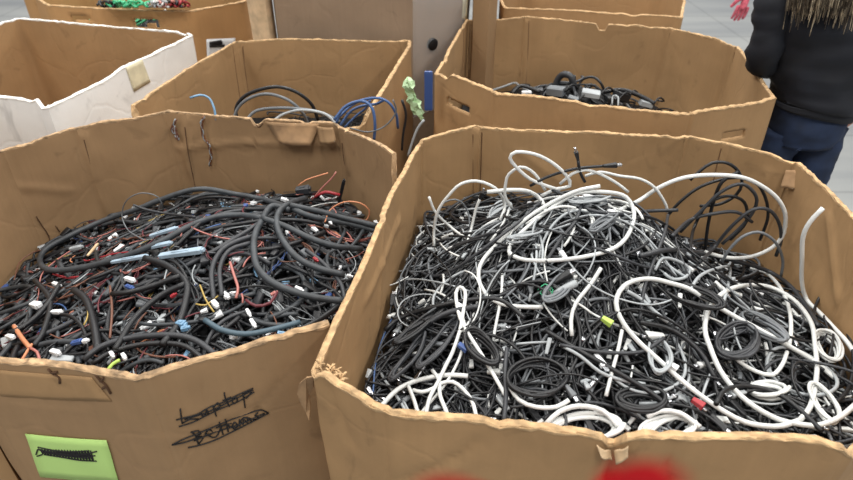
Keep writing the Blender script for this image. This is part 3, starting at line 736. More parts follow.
WT = [  # (points, radius, lift, ylim, material, label, plugs)
 ([(541, 196), (556, 189), (570, 186), (566, 175), (551, 162), (534, 154), (516, 152), (510, 158), (516, 167), (530, 179), (547, 186), (560, 190)], .0040, .02, 1.25, 'white_cable', 'white cable rising in the highest small loop at the back', ()),
 ([(545, 190), (538, 178), (530, 170), (520, 167), (509, 174), (506, 182), (505, 196), (512, 208)], .0036, .02, 1.27, 'white_cable', 'white cable arch just under the highest small loop', ()),
 ([(434, 246), (434, 230), (438, 211), (449, 195), (461, 184), (476, 181), (490, 185), (499, 192), (505, 206), (500, 220)], .0038, .02, 1.3, 'white_cable', 'white cable bending over in a wide arch at the back left', ()),
 ([(429, 197), (436, 213), (453, 229), (466, 238)], .0034, .02, 1.32, 'white_cable', 'short white cable end pointing up at the back left', ()),
 ([(468, 240), (471, 230), (476, 209), (480, 199)], .0034, .02, 1.3, 'white_cable', 'short straight white cable end leaning at the back left', [(1, 'black_cable', 'metal', (.02, .01, .01))]),
 ([(487, 192), (513, 190), (530, 192), (541, 200), (546, 212)], .0052, .02, 1.28, 'white_cable', 'thick white cable lying across the back left of the heap', ()),
 ([(600, 186), (574, 192), (539, 210), (509, 233), (483, 260), (479, 280), (489, 297), (506, 305), (526, 307), (543, 307)], .0046, .018, 1.2, 'white_cable', 'white cable in a long bend down the left of the heap', ()),
 ([(509, 254), (526, 260), (559, 260), (593, 255), (616, 247), (629, 233), (634, 213), (626, 197), (606, 192), (579, 193), (559, 203), (536, 220), (516, 238), (509, 252), (520, 259)], .0046, .02, 1.2, 'white_cable', 'white cable in a large oval loop on top of the heap', ()),
 ([(426, 413), (430, 397), (439, 380), (445, 367), (453, 351), (460, 330), (463, 313), (465, 301), (465, 291), (460, 287), (456, 293), (457, 305), (460, 318), (466, 330), (478, 349), (488, 365), (499, 384), (508, 400)], .0040, .026, None, 'white_cable', 'white cable folded into a narrow upright hairpin at the left', ()),
 ([(380, 408), (384, 403), (397, 390), (413, 382), (432, 377), (449, 375), (468, 376)], .0048, .02, None, 'white_cable', 'white cable reaching the left front edge of the heap', ()),
 ([(432, 370), (439, 380), (440, 395), (447, 413)], .0040, .024, None, 'white_cable', 'short white cable running down beside the front left edge', ()),
 ([(413, 390), (422, 392), (432, 389), (442, 383), (453, 382), (463, 389), (472, 401), (476, 415)], .0038, .022, None, 'white_cable', 'white cable curling in an arch at the front left edge', ()),
 ([(408, 385), (414, 400), (418, 414)], .0038, .022, None, 'white_cable', 'short white cable end at the front left corner', ()),
 ([(620, 210), (640, 200), (660, 187), (683, 178), (710, 175), (740, 177), (760, 185), (777, 198), (785, 213), (785, 227), (782, 237), (773, 247), (757, 255), (740, 258), (723, 257), (705, 252)], .0050, .02, 1.3, 'white_cable', 'white cable in the largest loop standing at the back right', ()),
 ([(823, 208), (810, 222), (803, 237), (802, 260), (802, 283), (807, 300), (820, 313), (836, 330), (847, 342), (856, 356), (862, 372)], .0050, .02, 1.15, 'white_cable', 'white cable with its cut end pointing up by the right wall', ()),
 ([(835, 378), (815, 362), (787, 345), (760, 330), (732, 315), (712, 303), (699, 295), (687, 288), (670, 283), (653, 279), (637, 280), (624, 286), (617, 297), (617, 309), (624, 324), (638, 341), (660, 361), (680, 379), (700, 395), (725, 412), (745, 422), (765, 426), (782, 426), (800, 420)], .0050, .026, None, 'white_cable', 'thick white cable making the biggest bend from centre to front right', ()),
 ([(800, 420), (810, 407), (815, 387), (817, 367), (815, 345), (812, 325), (801, 307), (787, 295), (770, 287), (753, 285), (733, 288), (718, 297), (708, 311), (705, 330), (710, 347), (720, 370), (735, 390), (755, 407), (780, 420), (805, 425), (820, 425), (840, 417), (856, 404)], .0050, .030, None, 'white_cable', 'thick white cable forming the round loop at the right', ()),
 ([(725, 349), (740, 362), (755, 371), (772, 375), (782, 365), (787, 352)], .0042, .026, None, 'white_cable', 'short white cable bent like a hook inside the round loop', ()),
 ([(789, 345), (791, 330), (790, 313), (785, 297), (776, 282), (764, 272), (750, 268)], .0044, .026, None, 'white_cable', 'white cable curving down through the round loop', ()),
 ([(546, 424), (559, 412), (579, 406), (603, 411), (619, 427)], .0048, .03, None, 'white_cable', 'thick white cable arching over the front edge', ()),
 ([(505, 372), (508, 383), (519, 400), (536, 407), (556, 407), (569, 400)], .0042, .03, None, 'white_cable', 'white cable curved under the round black coil', ()),
 ([(647, 417), (660, 411), (680, 413), (700, 427)], .0046, .03, None, 'white_cable', 'white cable arch at the front edge right of the notch', ()),
 ([(601, 268), (590, 285), (576, 303), (571, 320), (572, 336)], .0042, .022, None, 'white_cable', 'short white cable curving down at the centre of the heap', ()),
 ([(627, 291), (642, 300), (655, 312), (668, 322)], .0042, .022, None, 'light_cable', 'light grey cable bit slanting down at the centre', ()),
 ([(555, 295), (566, 288), (576, 283)], .0080, .022, None, 'light_cable', 'thick pale adapter lead at the middle of the heap', ()),
 ([(560, 345), (580, 356), (600, 372), (622, 380), (645, 384)], .0034, .022, None, 'light_cable', 'thin light cable running right at the front middle', ()),
 ([(622, 330), (618, 350), (612, 372), (606, 396)], .0036, .022, None, 'white_cable', 'thin white cable dropping towards the front middle', ()),
 ([(655, 270), (663, 258), (680, 262), (690, 270), (684, 278), (672, 279), (664, 273)], .0034, .024, None, 'light_cable', 'small light grey ring of cable right of centre', ()),
 ([(690, 290), (700, 276), (718, 268), (730, 268), (727, 290), (722, 305)], .0036, .024, None, 'light_cable', 'light grey cable zigzag above the round loop', ()),
 ([(560, 184), (572, 174), (586, 170), (602, 175), (618, 184), (628, 192)], .0034, .02, 1.25, 'white_cable', 'thin white cable arch at the very top of the heap', ()),
 ([(585, 176), (600, 172), (620, 176), (640, 179), (655, 188), (666, 205), (667, 212)], .0034, .02, 1.28, 'white_cable', 'thin white cable bowing off the top towards the back wall', ()),
 ([(530, 186), (545, 178), (562, 172), (580, 168), (604, 166)], .0034, .02, 1.25, 'black_cable', 'black cable with its plug lifted at the back centre', [(1, 'black_cable', 'metal', (.03, .012, .01))]),
 ([(585, 182), (580, 172), (578, 160)], .0034, .02, 1.25, 'black_cable', 'black cable with a plug pointing straight up at the back', [(1, 'black_cable', 'metal', (.022, .011, .01))]),
 ([(552, 190), (576, 200), (590, 210), (620, 214), (650, 211), (678, 210)], .0042, .02, 1.25, 'dark_cable', 'dark grey cable lying straight across the top of the heap', ()),
 ([(690, 180), (700, 171), (712, 163), (727, 163), (738, 171), (742, 183), (736, 195), (720, 204), (700, 206)], .0040, .02, 1.36, 'black_cable', 'black cable in the topmost loop at the back right', ()),
 ([(680, 232), (700, 212), (721, 192), (742, 184), (756, 196), (754, 210), (742, 226), (722, 244)], .0044, .02, 1.34, 'dark_cable', 'dark cable loop leaning inside the back right loops', ()),
 ([(700, 262), (712, 250), (731, 227), (752, 210), (769, 210), (779, 223), (781, 240), (776, 256)], .0044, .02, 1.30, 'dark_cable', 'dark cable loop in front of the other back right loops', ()),
 ([(722, 262), (729, 250), (742, 237), (758, 232), (771, 238), (779, 248), (783, 262), (781, 276)], .0036, .02, 1.24, 'grey_cable', 'thin grey cable arch at the foot of the back right loops', ()),
 ([(668, 215), (682, 200), (702, 186), (730, 178), (752, 180), (764, 194), (768, 216), (760, 240)], .0040, .02, 1.36, 'black_cable', 'black cable loop following the large white loop', ()),
 ([(705, 250), (708, 225), (714, 200), (722, 182), (738, 172)], .0044, .02, 1.35, 'black_cable', 'black cable rising steeply among the back right loops', ()),
 ([(672, 236), (690, 220), (712, 214), (736, 212), (752, 222)], .0044, .02, 1.33, 'dark_cable', 'dark cable bridging the gap at the back right', ()),
 ([(690, 250), (694, 228), (706, 206), (726, 196), (744, 202), (746, 222), (730, 240)], .0040, .02, 1.34, 'black_cable', 'black cable in the smallest loop at the back right', ()),
 ([(640, 256), (670, 250), (705, 254), (740, 262), (770, 272), (790, 286), (806, 306), (818, 326)], .0056, .022, 1.3, 'dark_cable', 'thick dark cable along the right shoulder of the heap', ()),
 ([(812, 330), (816, 305), (826, 290), (840, 284), (858, 285)], .0036, .02, 1.15, 'black_cable', 'thin black cable arching against the right wall', ()),
 ([(716, 404), (724, 391), (742, 386), (765, 389), (782, 396), (800, 410), (822, 431)], .0046, .034, None, 'black_cable', 'black cable crossing over the white coil at the front right', ()),
 ([(808, 420), (830, 408), (850, 385), (853, 350), (842, 320)], .0040, .02, None, 'black_cable', 'black cable curving up beside the right wall', ()),
 ([(385, 330), (400, 318), (430, 308), (470, 300), (500, 300), (525, 318)], .0052, .022, None, 'black_cable', 'thick black cable across the left of the heap', ()),
 ([(410, 340), (430, 322), (450, 312), (480, 306)], .0060, .024, None, 'dark_cable', 'thick dark cable below the hairpin loop', ()),
 ([(404, 300), (406, 275), (416, 256), (432, 244), (452, 238)], .0034, .02, 1.3, 'black_cable', 'thin black cable bowing against the left wall', ()),
 ([(546, 262), (560, 240), (575, 222), (583, 200)], .0040, .02, 1.2, 'dark_cable', 'dark cable crossing the large white oval upright', ()),
 ([(640, 320), (644, 290), (654, 260), (664, 235), (668, 215)], .0038, .022, 1.3, 'dark_cable', 'dark cable running up the middle right of the heap', ()),
 ([(504, 420), (506, 395), (505, 370), (507, 348)], .0044, .03, None, 'dark_cable', 'straight dark cable standing left of the round coil', ()),
 ([(560, 345), (600, 352), (640, 352), (664, 338)], .0040, .024, None, 'dark_cable', 'dark cable sagging across the front middle', ()),
 ([(545, 330), (575, 348), (610, 368), (650, 392), (672, 410)], .0048, .024, None, 'black_cable', 'thick black cable slanting down to the front notch', ()),
 ([(640, 322), (672, 330), (700, 352), (716, 380)], .0048, .022, None, 'black_cable', 'thick black cable under the biggest white bend', ()),
 ([(440, 205), (450, 200), (460, 201), (468, 212), (470, 228)], .0022, .02, 1.33, 'grey_cable', 'very thin grey wire arch at the back left wall', ()),
]
for (pts, r, lift, yl, mt, lab, pk) in WT:
    cable(trace(HF, pts, lift, yl), r, mt, lab+' of the right bin', gF, plugs=pk, sides=8)
# small coloured ends
for (u, v, col, lab) in [(463, 347, 'blue_plastic', 'small blue plug on the white hairpin cable'), (698, 403, 'red_wire', 'small red plug beside the front notch'), (607, 321, 'lime', 'small lime connector in the middle of the cable heap'), (672, 366, 'white_plastic', 'small white plug on the narrow pale hank')]:
    m_ = MB(); p = trace(HF, [(u, v), (u+3, v+2)], .034); a, f = obox(p[0], p[-1]-p[0], (.022, .014, .012), taper=.7); m_.add(a, f); o = m_.build('connector', col, smooth=False); rebase(o); tag(o, lab, 'connector')
P = trace(HF, [(538, 290), (545, 284), (553, 290), (548, 297), (540, 293), (547, 288), (556, 298), (550, 302)], .024); cable(P, .0012, 'green_wire', 'thin green wire scribble in the middle of the cable heap', gF, name='wire', cat='wire')
m_ = MB(); P = trace(HF, [(373, 392), (376, 360), (384, 335), (392, 318)], .012)
cable(P, .0018, 'blue_cable', 'thin blue cable pressed against the left wall of the right bin', gF)

# ---- front left: harnesses, one object each
gL = 'wires and harnesses on the heap in the front left bin'
for q in range(80):
    mt = wchoice(wFL)
    if mt == 'blue_plastic': mt = 'blue_cable'
    if mt == 'white_plastic': mt = 'white_cable'
    thin = mt not in ('black_cable', 'loom', 'dark_cable')
    P = wander(HL, random.randint(14, 32) if thin else random.randint(18, 48), 3, 18 if thin else 9, zoff=(-.004, .016), amp=.012)
    r = random.uniform(.0014, .0022) if thin else random.uniform(.0032, .0058); c_ = cell(HL, P.mean(0), None)
    pk = []
    if random.random() < .6: pk.append((1, random.choices(['black_cable', 'white_plastic', 'light_cable', 'blue_plastic', 'pale_blue'], [4, 6, 2, 1, 1])[0], None, random.choice([(.018, .012, .009), (.014, .010, .008), (.022, .013, .010)])))
    cable(P, r, mt, '%s %s %s in the %s of the front left bin%s' % ('thin' if thin else 'sheathed', COLN.get(mt, mt), 'wire' if thin else 'harness', c_, ', connector showing' if pk else ''), gL, name='wire' if thin else 'wiring_harness', cat='wire' if thin else 'wiring harness', plugs=pk)
WLs = [
 ([(380, 232), (360, 226), (340, 222), (310, 216), (290, 208), (262, 199), (235, 194), (205, 189), (180, 193), (140, 208), (100, 222), (65, 238), (45, 250), (40, 262), (50, 270), (80, 268), (120, 258), (160, 242), (190, 226), (215, 217), (240, 215), (262, 218)], .0074, .03, 'loom', 'thick dark hose in the longest loop across the whole heap'),
 ([(290, 210), (272, 206), (262, 220), (255, 235), (254, 252), (258, 268), (272, 282), (295, 292), (318, 298), (345, 301)], .0076, .034, 'loom', 'thick dark hose bending down through the centre'),
 ([(306, 198), (290, 203), (279, 212), (277, 225), (284, 242), (298, 258), (318, 268), (345, 275)], .0074, .04, 'loom', 'thick dark hose curving down right of the centre'),
 ([(262, 218), (285, 226), (310, 238), (335, 246), (362, 249)], .0072, .038, 'loom', 'thick dark hose running right under the longest loop'),
 ([(290, 205), (318, 211), (345, 218), (378, 226)], .0070, .044, 'loom', 'thick dark hose slanting to the right wall at the top'),
 ([(84, 360), (100, 347), (130, 338), (170, 335), (195, 340), (215, 354)], .0060, .03, 'dark_cable', 'dark cable arching along the front edge'),
 ([(92, 364), (112, 352), (145, 344), (182, 345), (205, 360)], .0052, .026, 'black_cable', 'black cable arching just below the dark front cable'),
 ([(205, 320), (222, 330), (245, 334), (270, 330), (300, 322)], .0056, .026, 'hose_blue', 'bluish grey hose at the front right'),
 ([(98, 350), (94, 325), (86, 300), (74, 290)], .0080, .026, 'black_cable', 'broad black taped harness bending down at the left'),
 ([(115, 350), (135, 318), (160, 296), (185, 284)], .0066, .03, 'black_cable', 'long black harness slanting up at the centre'),
 ([(112, 294), (130, 292), (155, 285), (180, 276)], .0060, .03, 'black_cable', 'black harness running level at the centre left'),
 ([(162, 345), (178, 325), (186, 300), (186, 282), (168, 266), (145, 258)], .0076, .026, 'black_cable', 'broad black harness bending in the middle of the heap'),
 ([(214, 300), (212, 270), (222, 250), (240, 240), (255, 236)], .0058, .028, 'dark_cable', 'dark cable bent upward left of the centre hose'),
 ([(222, 296), (220, 268), (230, 250), (250, 243)], .0050, .032, 'dark_cable', 'thinner dark cable beside the upward bent one'),
 ([(35, 280), (50, 300), (44, 330), (34, 346)], .0060, .026, 'black_cable', 'black harness hanging to the front left corner'),
 ([(60, 284), (46, 306), (30, 322), (10, 334)], .0060, .030, 'black_cable', 'black harness slanting into the left corner'),
 ([(300, 330), (325, 316), (345, 300)], .0060, .026, 'black_cable', 'black hose end beside the right wall'),
 ([(306, 250), (322, 262), (340, 282), (345, 300)], .0050, .030, 'dark_cable', 'dark cable at the right side of the heap'),
]
for (pts, r, lift, mt, lab) in WLs:
    cable(trace(HL, pts, lift, 1.50), r, mt, lab+' of the left bin', gL, name='hose' if r > .0068 else 'wiring_harness', cat='hose' if r > .0068 else 'wiring harness', sides=10)
WLt = [
 ([(144, 240), (128, 230), (122, 215), (127, 200), (142, 193), (158, 197), (163, 208)], .0016, 'grey_cable', 'thin grey wire standing in a loop at the back left', 1.45),
 ([(133, 205), (148, 210), (170, 214), (195, 217)], .0034, 'dark_cable', 'dark wire with a pointed end at the back left', 1.45),
 ([(298, 186), (306, 180), (318, 176), (328, 173)], .0018, 'orange_wire', 'thin orange wire rising at the back right', 1.45),
 ([(325, 222), (330, 210), (344, 202), (360, 203), (369, 210), (368, 218), (362, 224)], .0018, 'orange_wire', 'thin orange wire curling by the right wall', 1.35),
 ([(312, 200), (322, 188), (332, 178), (336, 172)], .0022, 'pink_wire', 'pink wire rising at the back right', 1.45),
 ([(315, 197), (325, 192), (340, 195)], .0042, 'red_wire', 'short bright red wire at the back right', 1.45),
 ([(14, 326), (22, 338), (30, 348)], .0048, 'orange_wire', 'bundle of orange wires at the front left corner, upper strand', None),
 ([(22, 360), (28, 350), (32, 344)], .0030, 'orange_wire', 'bundle of orange wires at the front left corner, lower left strand', None),
 ([(40, 362), (37, 352), (30, 348)], .0030, 'pink_wire', 'bundle of orange wires at the front left corner, lower right strand', None),
 ([(246, 300), (256, 306), (270, 303), (277, 292)], .0034, 'maroon_wire', 'dark red wire curled near the centre front', None),
 ([(230, 262), (234, 275), (238, 288), (236, 298)], .0030, 'pink_wire', 'pink bundle beside the centre hose', None),
 ([(110, 286), (112, 310), (110, 338)], .0026, 'brown_wire', 'brown wire upright at the left centre', None),
 ([(200, 285), (206, 300), (214, 312)], .0018, 'yellow_wire', 'thin yellow wire near the centre', None),
 ([(196, 304), (206, 305), (218, 296)], .0018, 'yellow_wire', 'second thin yellow wire near the centre, crossing the first', None),
 ([(108, 370), (113, 364), (120, 360)], .0036, 'lime', 'short lime wire end at the front edge', None),
 ([(84, 325), (88, 315), (86, 300)], .0018, 'yellow_wire', 'thin yellow wire at the left', None),
 ([(14, 280), (20, 262), (34, 252), (44, 250)], .0016, 'brown_wire', 'thin brown wire against the left wall', None),
]
for (pts, r, mt, lab, yl) in WLt:
    cable(trace(HL, pts, .03, yl), r, mt, lab+' of the left bin', gL, name='wire', cat='wire', sides=6)
gC = 'loose connectors on the harness heap'
def lumps(H, L_, lift=.03):
    for (u, v, du, dv, w, h, mt, lab, nm) in L_:
        m_ = MB(); P = trace(H, [(u, v), (u+du, v+dv)], lift, 1.5); a, f = obox(P.mean(0), P[-1]-P[0], (np.linalg.norm(P[-1]-P[0]), w, h), taper=.85); m_.add(a, f)
        d = P[-1]-P[0]; d /= np.linalg.norm(d); a, f = obox(P[-1]+d*.002, d, (.008, w*.6, h*.6)); m_.add(a, f)
        a, f = obox(P.mean(0)+np.array([0, 0, h*.5]), d, (.4*np.linalg.norm(P[-1]-P[0]), w*.35, .003)); m_.add(a, f)
        o = m_.build(nm, mt, smooth=False); rebase(o); o.scale = (.82, .82, .82) if nm == 'connector' else (1, 1, 1); tag(o, lab, 'plastic cover' if nm == 'plastic_cover' else 'connector', gC)
lumps(HL, [
 (140, 249, 30, -6, .014, .008, 'ltblue_plastic', 'light blue plastic strip left of the middle of the harness heap', 'plastic_cover'),
 (160, 256, 42, -6, .018, .012, 'ltblue_plastic', 'large light blue plastic cover in the middle of the harness heap', 'plastic_cover'),
 (112, 262, 34, -6, .012, .008, 'ltblue_plastic', 'narrow light blue plastic strip at the left of the heap', 'plastic_cover'),
 (150, 236, 26, -8, .012, .008, 'ltblue_plastic', 'short pale blue plastic strip behind the thick hose', 'plastic_cover'),
 (50, 311, 11, 0, .014, .010, 'white_plastic', 'white square connector left of centre on the harness heap', 'connector'),
 (124, 277, 10, 3, .013, .012, 'white_plastic', 'white connector over a blue one, left centre', 'connector'),
 (125, 285, 8, 3, .012, .010, 'blue_plastic', 'blue connector under a white one, left centre', 'connector'),
 (222, 292, 6, 5, .014, .012, 'white_plastic', 'upper white connector of the pair left of the centre hose', 'connector'),
 (212, 300, 5, 6, .014, .012, 'white_plastic', 'lower white connector of the pair left of the centre hose', 'connector'),
 (246, 308, 4, 7, .009, .008, 'white_plastic', 'white connector upper half in front of the centre hose', 'connector'),
 (250, 318, 5, 8, .010, .008, 'white_plastic', 'long white connector in front of the centre hose', 'connector'),
 (294, 286, 8, 4, .010, .010, 'white_plastic', 'white connector lying on the centre hose', 'connector'),
 (280, 198, 7, 2, .013, .012, 'white_plastic', 'white clip at the crossing of the thick hoses', 'connector'),
 (176, 322, 9, 2, .018, .014, 'pale_blue', 'light blue connector near the front middle', 'connector'),
 (180, 329, 8, -2, .014, .012, 'pale_blue', 'second light blue connector just below the first', 'connector'),
 (70, 343, 12, -3, .014, .010, 'blue_plastic', 'blue connector near the front left edge', 'connector'),
 (82, 341, 5, -1, .012, .010, 'white_plastic', 'white tip next to the blue front connector', 'connector'),
 (31, 303, 8, 2, .022, .016, 'white_plastic', 'round white cap at the left of the heap', 'connector'),
 (50, 350, 9, 3, .014, .012, 'white_plastic', 'white connector above the front left edge', 'connector'),
 (6, 335, 7, 2, .014, .012, 'white_plastic', 'white connector in the left front corner', 'connector'),
 (13, 324, 5, 5, .008, .008, 'white_plastic', 'white tip of the orange wire bundle', 'connector'),
 (52, 282, 8, 3, .012, .010, 'white_plastic', 'white tipped connector under the hose loop', 'connector'),
 (110, 351, 3, 5, .010, .010, 'white_plastic', 'left one of two small white tips at the front edge', 'connector'),
 (122, 353, 3, 5, .010, .010, 'white_plastic', 'right one of two small white tips at the front edge', 'connector'),
 (170, 297, 5, -3, .009, .009, 'red_wire', 'small red connector in the middle of the harness heap', 'connector'),
 (313, 257, 4, 3, .009, .008, 'red_wire', 'small red connector near the right wall', 'connector'),
 (270, 295, 6, -3, .009, .008, 'pink_wire', 'pinkish connector beside the centre hose', 'connector'),
 (68, 249, 14, -3, .014, .012, 'light_cable', 'pale grey connector inside the hose loop', 'connector'),
 (86, 257, 12, -14, .008, .006, 'pale_patch', 'beige stick shaped connector inside the hose loop', 'connector'),
 (320, 195, 4, 4, .009, .008, 'white_plastic', 'small white connector on the red wire', 'connector'),
 (327, 219, 4, 4, .009, .008, 'white_plastic', 'small white connector by the curling orange wire', 'connector'),
 (346, 275, 5, 1, .009, .008, 'white_plastic', 'small white connector at the right wall', 'connector'),
 (294, 190, 16, -2, .030, .022, 'dark_cable', 'chunky dark grey connector block at the top of the heap', 'connector'),
 (338, 202, 6, -26, .014, .012, 'black_cable', 'black upright bundle end against the back wall', 'connector'),
 (276, 332, 9, 2, .012, .008, 'pale_blue', 'teal tinted connector at the front right edge', 'connector')])
# bits hanging over the back wall of the left bin
for (pts, mt, lab) in [([(203, 122), (206, 115), (204, 124), (206, 135), (211, 142), (213, 152), (212, 164)], 'copper', 'twisted bare wires hanging over the back rim of the left bin, longer one'),
                       ([(178, 118), (174, 128), (178, 132), (176, 124), (181, 138), (178, 134)], 'brown_wire', 'small knot of bare wire on the back rim of the left bin, shorter one')]:
    root = None; P = catmull(np.array([on_wall(FL, 4 if pts[0][0] > 190 else 4, u, v, .012, True) for u, v in pts]), .006)
    base = np.array([P[:, 0].mean(), P[:, 1].mean(), P[:, 2].min()]); root = thing('hanging_wire', lab, 'wire', tuple(base))
    for k, (ph, mm) in enumerate([(0, mt), (2.1, 'light_cable'), (4.2, 'brown_wire')]):
        a = np.arange(len(P))*.9+ph; Q = P+np.stack([np.cos(a)*.003, 0*a, np.sin(a)*.002], 1); v, f = tube(Q, .0022, 5); m_ = MB(); m_.add(v, f); m_.build('strand', mm, root)

# ---- back right bin: adapters
gB = 'electronics in the octagonal bin'
lumps_B = [(523, 94, 7, 0, .02, .02, 'white_plastic', 'white end cap of an adapter, far left'), (582, 92, 18, 3, .045, .02, 'light_cable', 'pale grey flat box in the middle'), (533, 92, 10, -1, .03, .02, 'dark_cable', 'dark adapter left of the middle'),
           (548, 90, 16, 2, .04, .03, 'grey_cable', 'grey adapter left of the middle'), (606, 99, 12, 1, .03, .02, 'black_cable', 'black adapter beside the pale box'), (640, 102, 12, 3, .03, .02, 'light_cable', 'light grey adapter at the far right'), (616, 95, 10, 3, .04, .03, 'black_cable', 'black adapter right of the middle'), (568, 98, 10, 3, .03, .02, 'grey_cable', 'grey adapter at the front rim')]
for (u, v, du, dv, w, h, mt, lab) in lumps_B:
    P = trace(HB, [(u, v), (u+du, v+dv)], .03, 2.15); root = thing('power_adapter', lab+' of the octagonal bin', 'adapter', tuple(P.mean(0)-np.array([0, 0, h/2])), gB)
    d = P[-1]-P[0]; m_ = MB(); a, f = obox(P.mean(0), d, (max(.035, np.linalg.norm(d)), w, h)); m_.add(a, f); m_.build('body', mt, root, smooth=False)
    q = P[-1]; m_ = MB(); a, f = tube(catmull([q, q+np.array([.03, .02, .02]), q+np.array([.06, .05, -.005]), q+np.array([.05, .1, -.02])], .01), .0035, 5); m_.add(a, f); m_.build('cord', 'black_cable', root)
for (pts, r, mt, lab, Y) in [([(556, 100), (556, 84), (562, 75), (570, 76), (574, 86), (574, 98)], .012, 'dark_cable', 'thick dark loop standing up', 2.2),
    ([(576, 92), (582, 80), (592, 77), (600, 82), (605, 92)], .005, 'black_cable', 'black loop right of the standing one', 2.2), ([(578, 96), (588, 85), (598, 88), (606, 98)], .005, 'black_cable', 'lower black loop right of the standing one', 2.18),
    ([(574, 94), (575, 84), (574, 76)], .006, 'black_cable', 'short black end pointing up between the loops', 2.2),
    ([(512, 94), (520, 86), (530, 88), (540, 92)], .007, 'black_cable', 'black cable at the far left end', 2.12), ([(604, 92), (622, 90), (640, 96), (655, 104)], .008, 'black_cable', 'black cable sloping down at the right', 2.15),
    ([(612, 105), (613, 96), (618, 97), (618, 106)], .003, 'light_cable', 'pale upright clip', 2.0), ([(530, 90), (545, 86), (556, 90), (566, 94)], .007, 'black_cable', 'black cable left of the middle', 2.2)]:
    P = catmull(np.array([atY(u, v, Y+.02*math.sin(i*1.3)) for i, (u, v) in enumerate(pts)]), .01); cable(P, r, mt, lab+' in the octagonal bin', gB, sides=8)
# ---- mid left bin: loops
gM = 'cable loops in the bin behind the harness bin'
for (pts, r, mt, lab, Y) in [
    ([(238, 122), (236, 108), (245, 96), (262, 89), (280, 87), (298, 93), (312, 105), (318, 120)], .0055, 'black_cable', 'thick black cable in the tallest arch', 1.86),
    ([(232, 124), (238, 108), (250, 98), (268, 94), (288, 100), (302, 112), (308, 124)], .0048, 'grey_cable', 'grey cable arch inside the tallest one', 1.83),
    ([(245, 122), (256, 111), (278, 108), (300, 109), (322, 113), (340, 122)], .0050, 'grey_cable', 'long grey cable lying low across the bin', 1.80),
    ([(272, 122), (284, 114), (302, 110), (325, 114), (338, 126)], .0044, 'light_cable', 'pale cable lying low across the bin', 1.78),
    ([(190, 98), (200, 95), (209, 98), (214, 108), (216, 120)], .0034, 'pale_blue', 'pale blue cable end curving at the left', 1.74),
    ([(336, 124), (342, 110), (356, 102), (375, 98), (388, 102), (396, 114), (398, 128)], .0040, 'blue_cable', 'blue cable arching over the right wall, outer', 1.72),
    ([(334, 120), (346, 106), (362, 101), (372, 108), (375, 124), (374, 140)], .0044, 'blue_cable', 'blue cable hanging down the right wall', 1.70),
    ([(340, 126), (350, 112), (362, 106), (376, 104), (384, 100)], .0040, 'blue_cable', 'blue cable in the bunch, lower', 1.74),
    ([(338, 118), (352, 105), (366, 99), (380, 98)], .0040, 'blue_cable', 'blue cable in the bunch, upper', 1.76),
    ([(344, 128), (356, 116), (366, 108), (370, 100)], .0036, 'blue_cable', 'short blue cable rising in the bunch', 1.75),
    ([(393, 100), (396, 112), (385, 126), (368, 132), (350, 128)], .0024, 'grey_cable', 'thin grey cable drooping over the right wall', 1.68)]:
    P = catmull(np.array([atY(u, v, Y+.015*math.sin(i*1.1)) for i, (u, v) in enumerate(pts)]), .01); cable(P, r, mt, lab+' of the blue cable bin', gM, sides=8)
# ---- things in the gap between the bins
m_ = MB(); Y = 2.02
a, f = obox(atY(428.5, 91, Y), (0, 0, 1), (.135, .028, .012), up=(0, 1, 0)); m_.add(a, f)
o = m_.build('blue_strip', 'blue_plastic', smooth=False); rebase(o); tag(o, 'bright blue plastic strip wedged beside the octagonal bin', 'plastic strip')
m_ = MB(); V = []; f = []; NB = 14
for i in range(NB):
    for j in range(10):
        a = i/(NB-1); w = (10+7*math.sin(a*3.1)+3*math.sin(a*11))*(1 if a < .85 else .6); th_ = 2*math.pi*j/10
        c0 = atY(408+14*a**1.6, 80+38*a, 1.84); V.append(c0+np.array([math.cos(th_)*w*.0009, math.sin(th_)*w*.0006, 0])+.016*np.array([fb(c0, 60, j), fb(c0, 50, j+3), fb(c0, 40, j+7)]))
for i in range(NB-1):
    for j in range(10): f.append((i*10+j, i*10+(j+1) % 10, (i+1)*10+(j+1) % 10, (i+1)*10+j))
f += [tuple(range(10))[::-1], tuple((NB-1)*10+j for j in range(10))]; m_.add(V, f)
plain('bag_green', (176, 204, 160), .4); o = m_.build('plastic_bag', 'bag_green', smooth=False); rebase(o); tag(o, 'crumpled pale green plastic bag in the gap between the bins', 'plastic bag')
for (pts, mt, lab) in [([(424, 120), (418, 128), (413, 140), (408, 156)], 'light_cable', 'pale cable hanging in the gap between the bins'), ([(402, 100), (406, 115), (403, 135), (402, 150)], 'black_cable', 'black cable hanging in the gap between the bins')]:
    P = catmull(np.array([atY(u, v, 1.70) for u, v in pts]), .01); cable(P, .004, mt, lab, 'cables hanging in the gap')
# ---- wires in the orange bin
gG = 'wires in the orange brown bin'
for i, (u0, u1, mt, lab) in enumerate([(106, 128, 'green_wire', 'long bright green wire, left'), (122, 150, 'green_wire', 'long bright green wire, right'), (114, 140, 'green_wire', 'bright green wire between the other two green ones'), (148, 166, 'light_cable', 'pale grey wire beside the green ones'), (156, 176, 'pink_wire', 'pink wire'), (168, 190, 'red_wire', 'red wire at the right'), (98, 116, 'black_cable', 'black wire at the left'), (160, 184, 'black_cable', 'black wire at the right'), (152, 170, 'white_cable', 'white wire')]):
    P = []
    for k in range(16):
        a = k/15; u = u0+(u1-u0)*(a+.12*math.sin(k*2.1+i)); p = atY(u, 6-3*math.sin(k*1.3+i)-2, 2.92+.06*math.sin(k*1.7+i*2)); P.append(p)
    cable(catmull(np.array(P), .012), .0055, mt, lab+' in the orange brown bin', gG, name='wire', cat='wire')

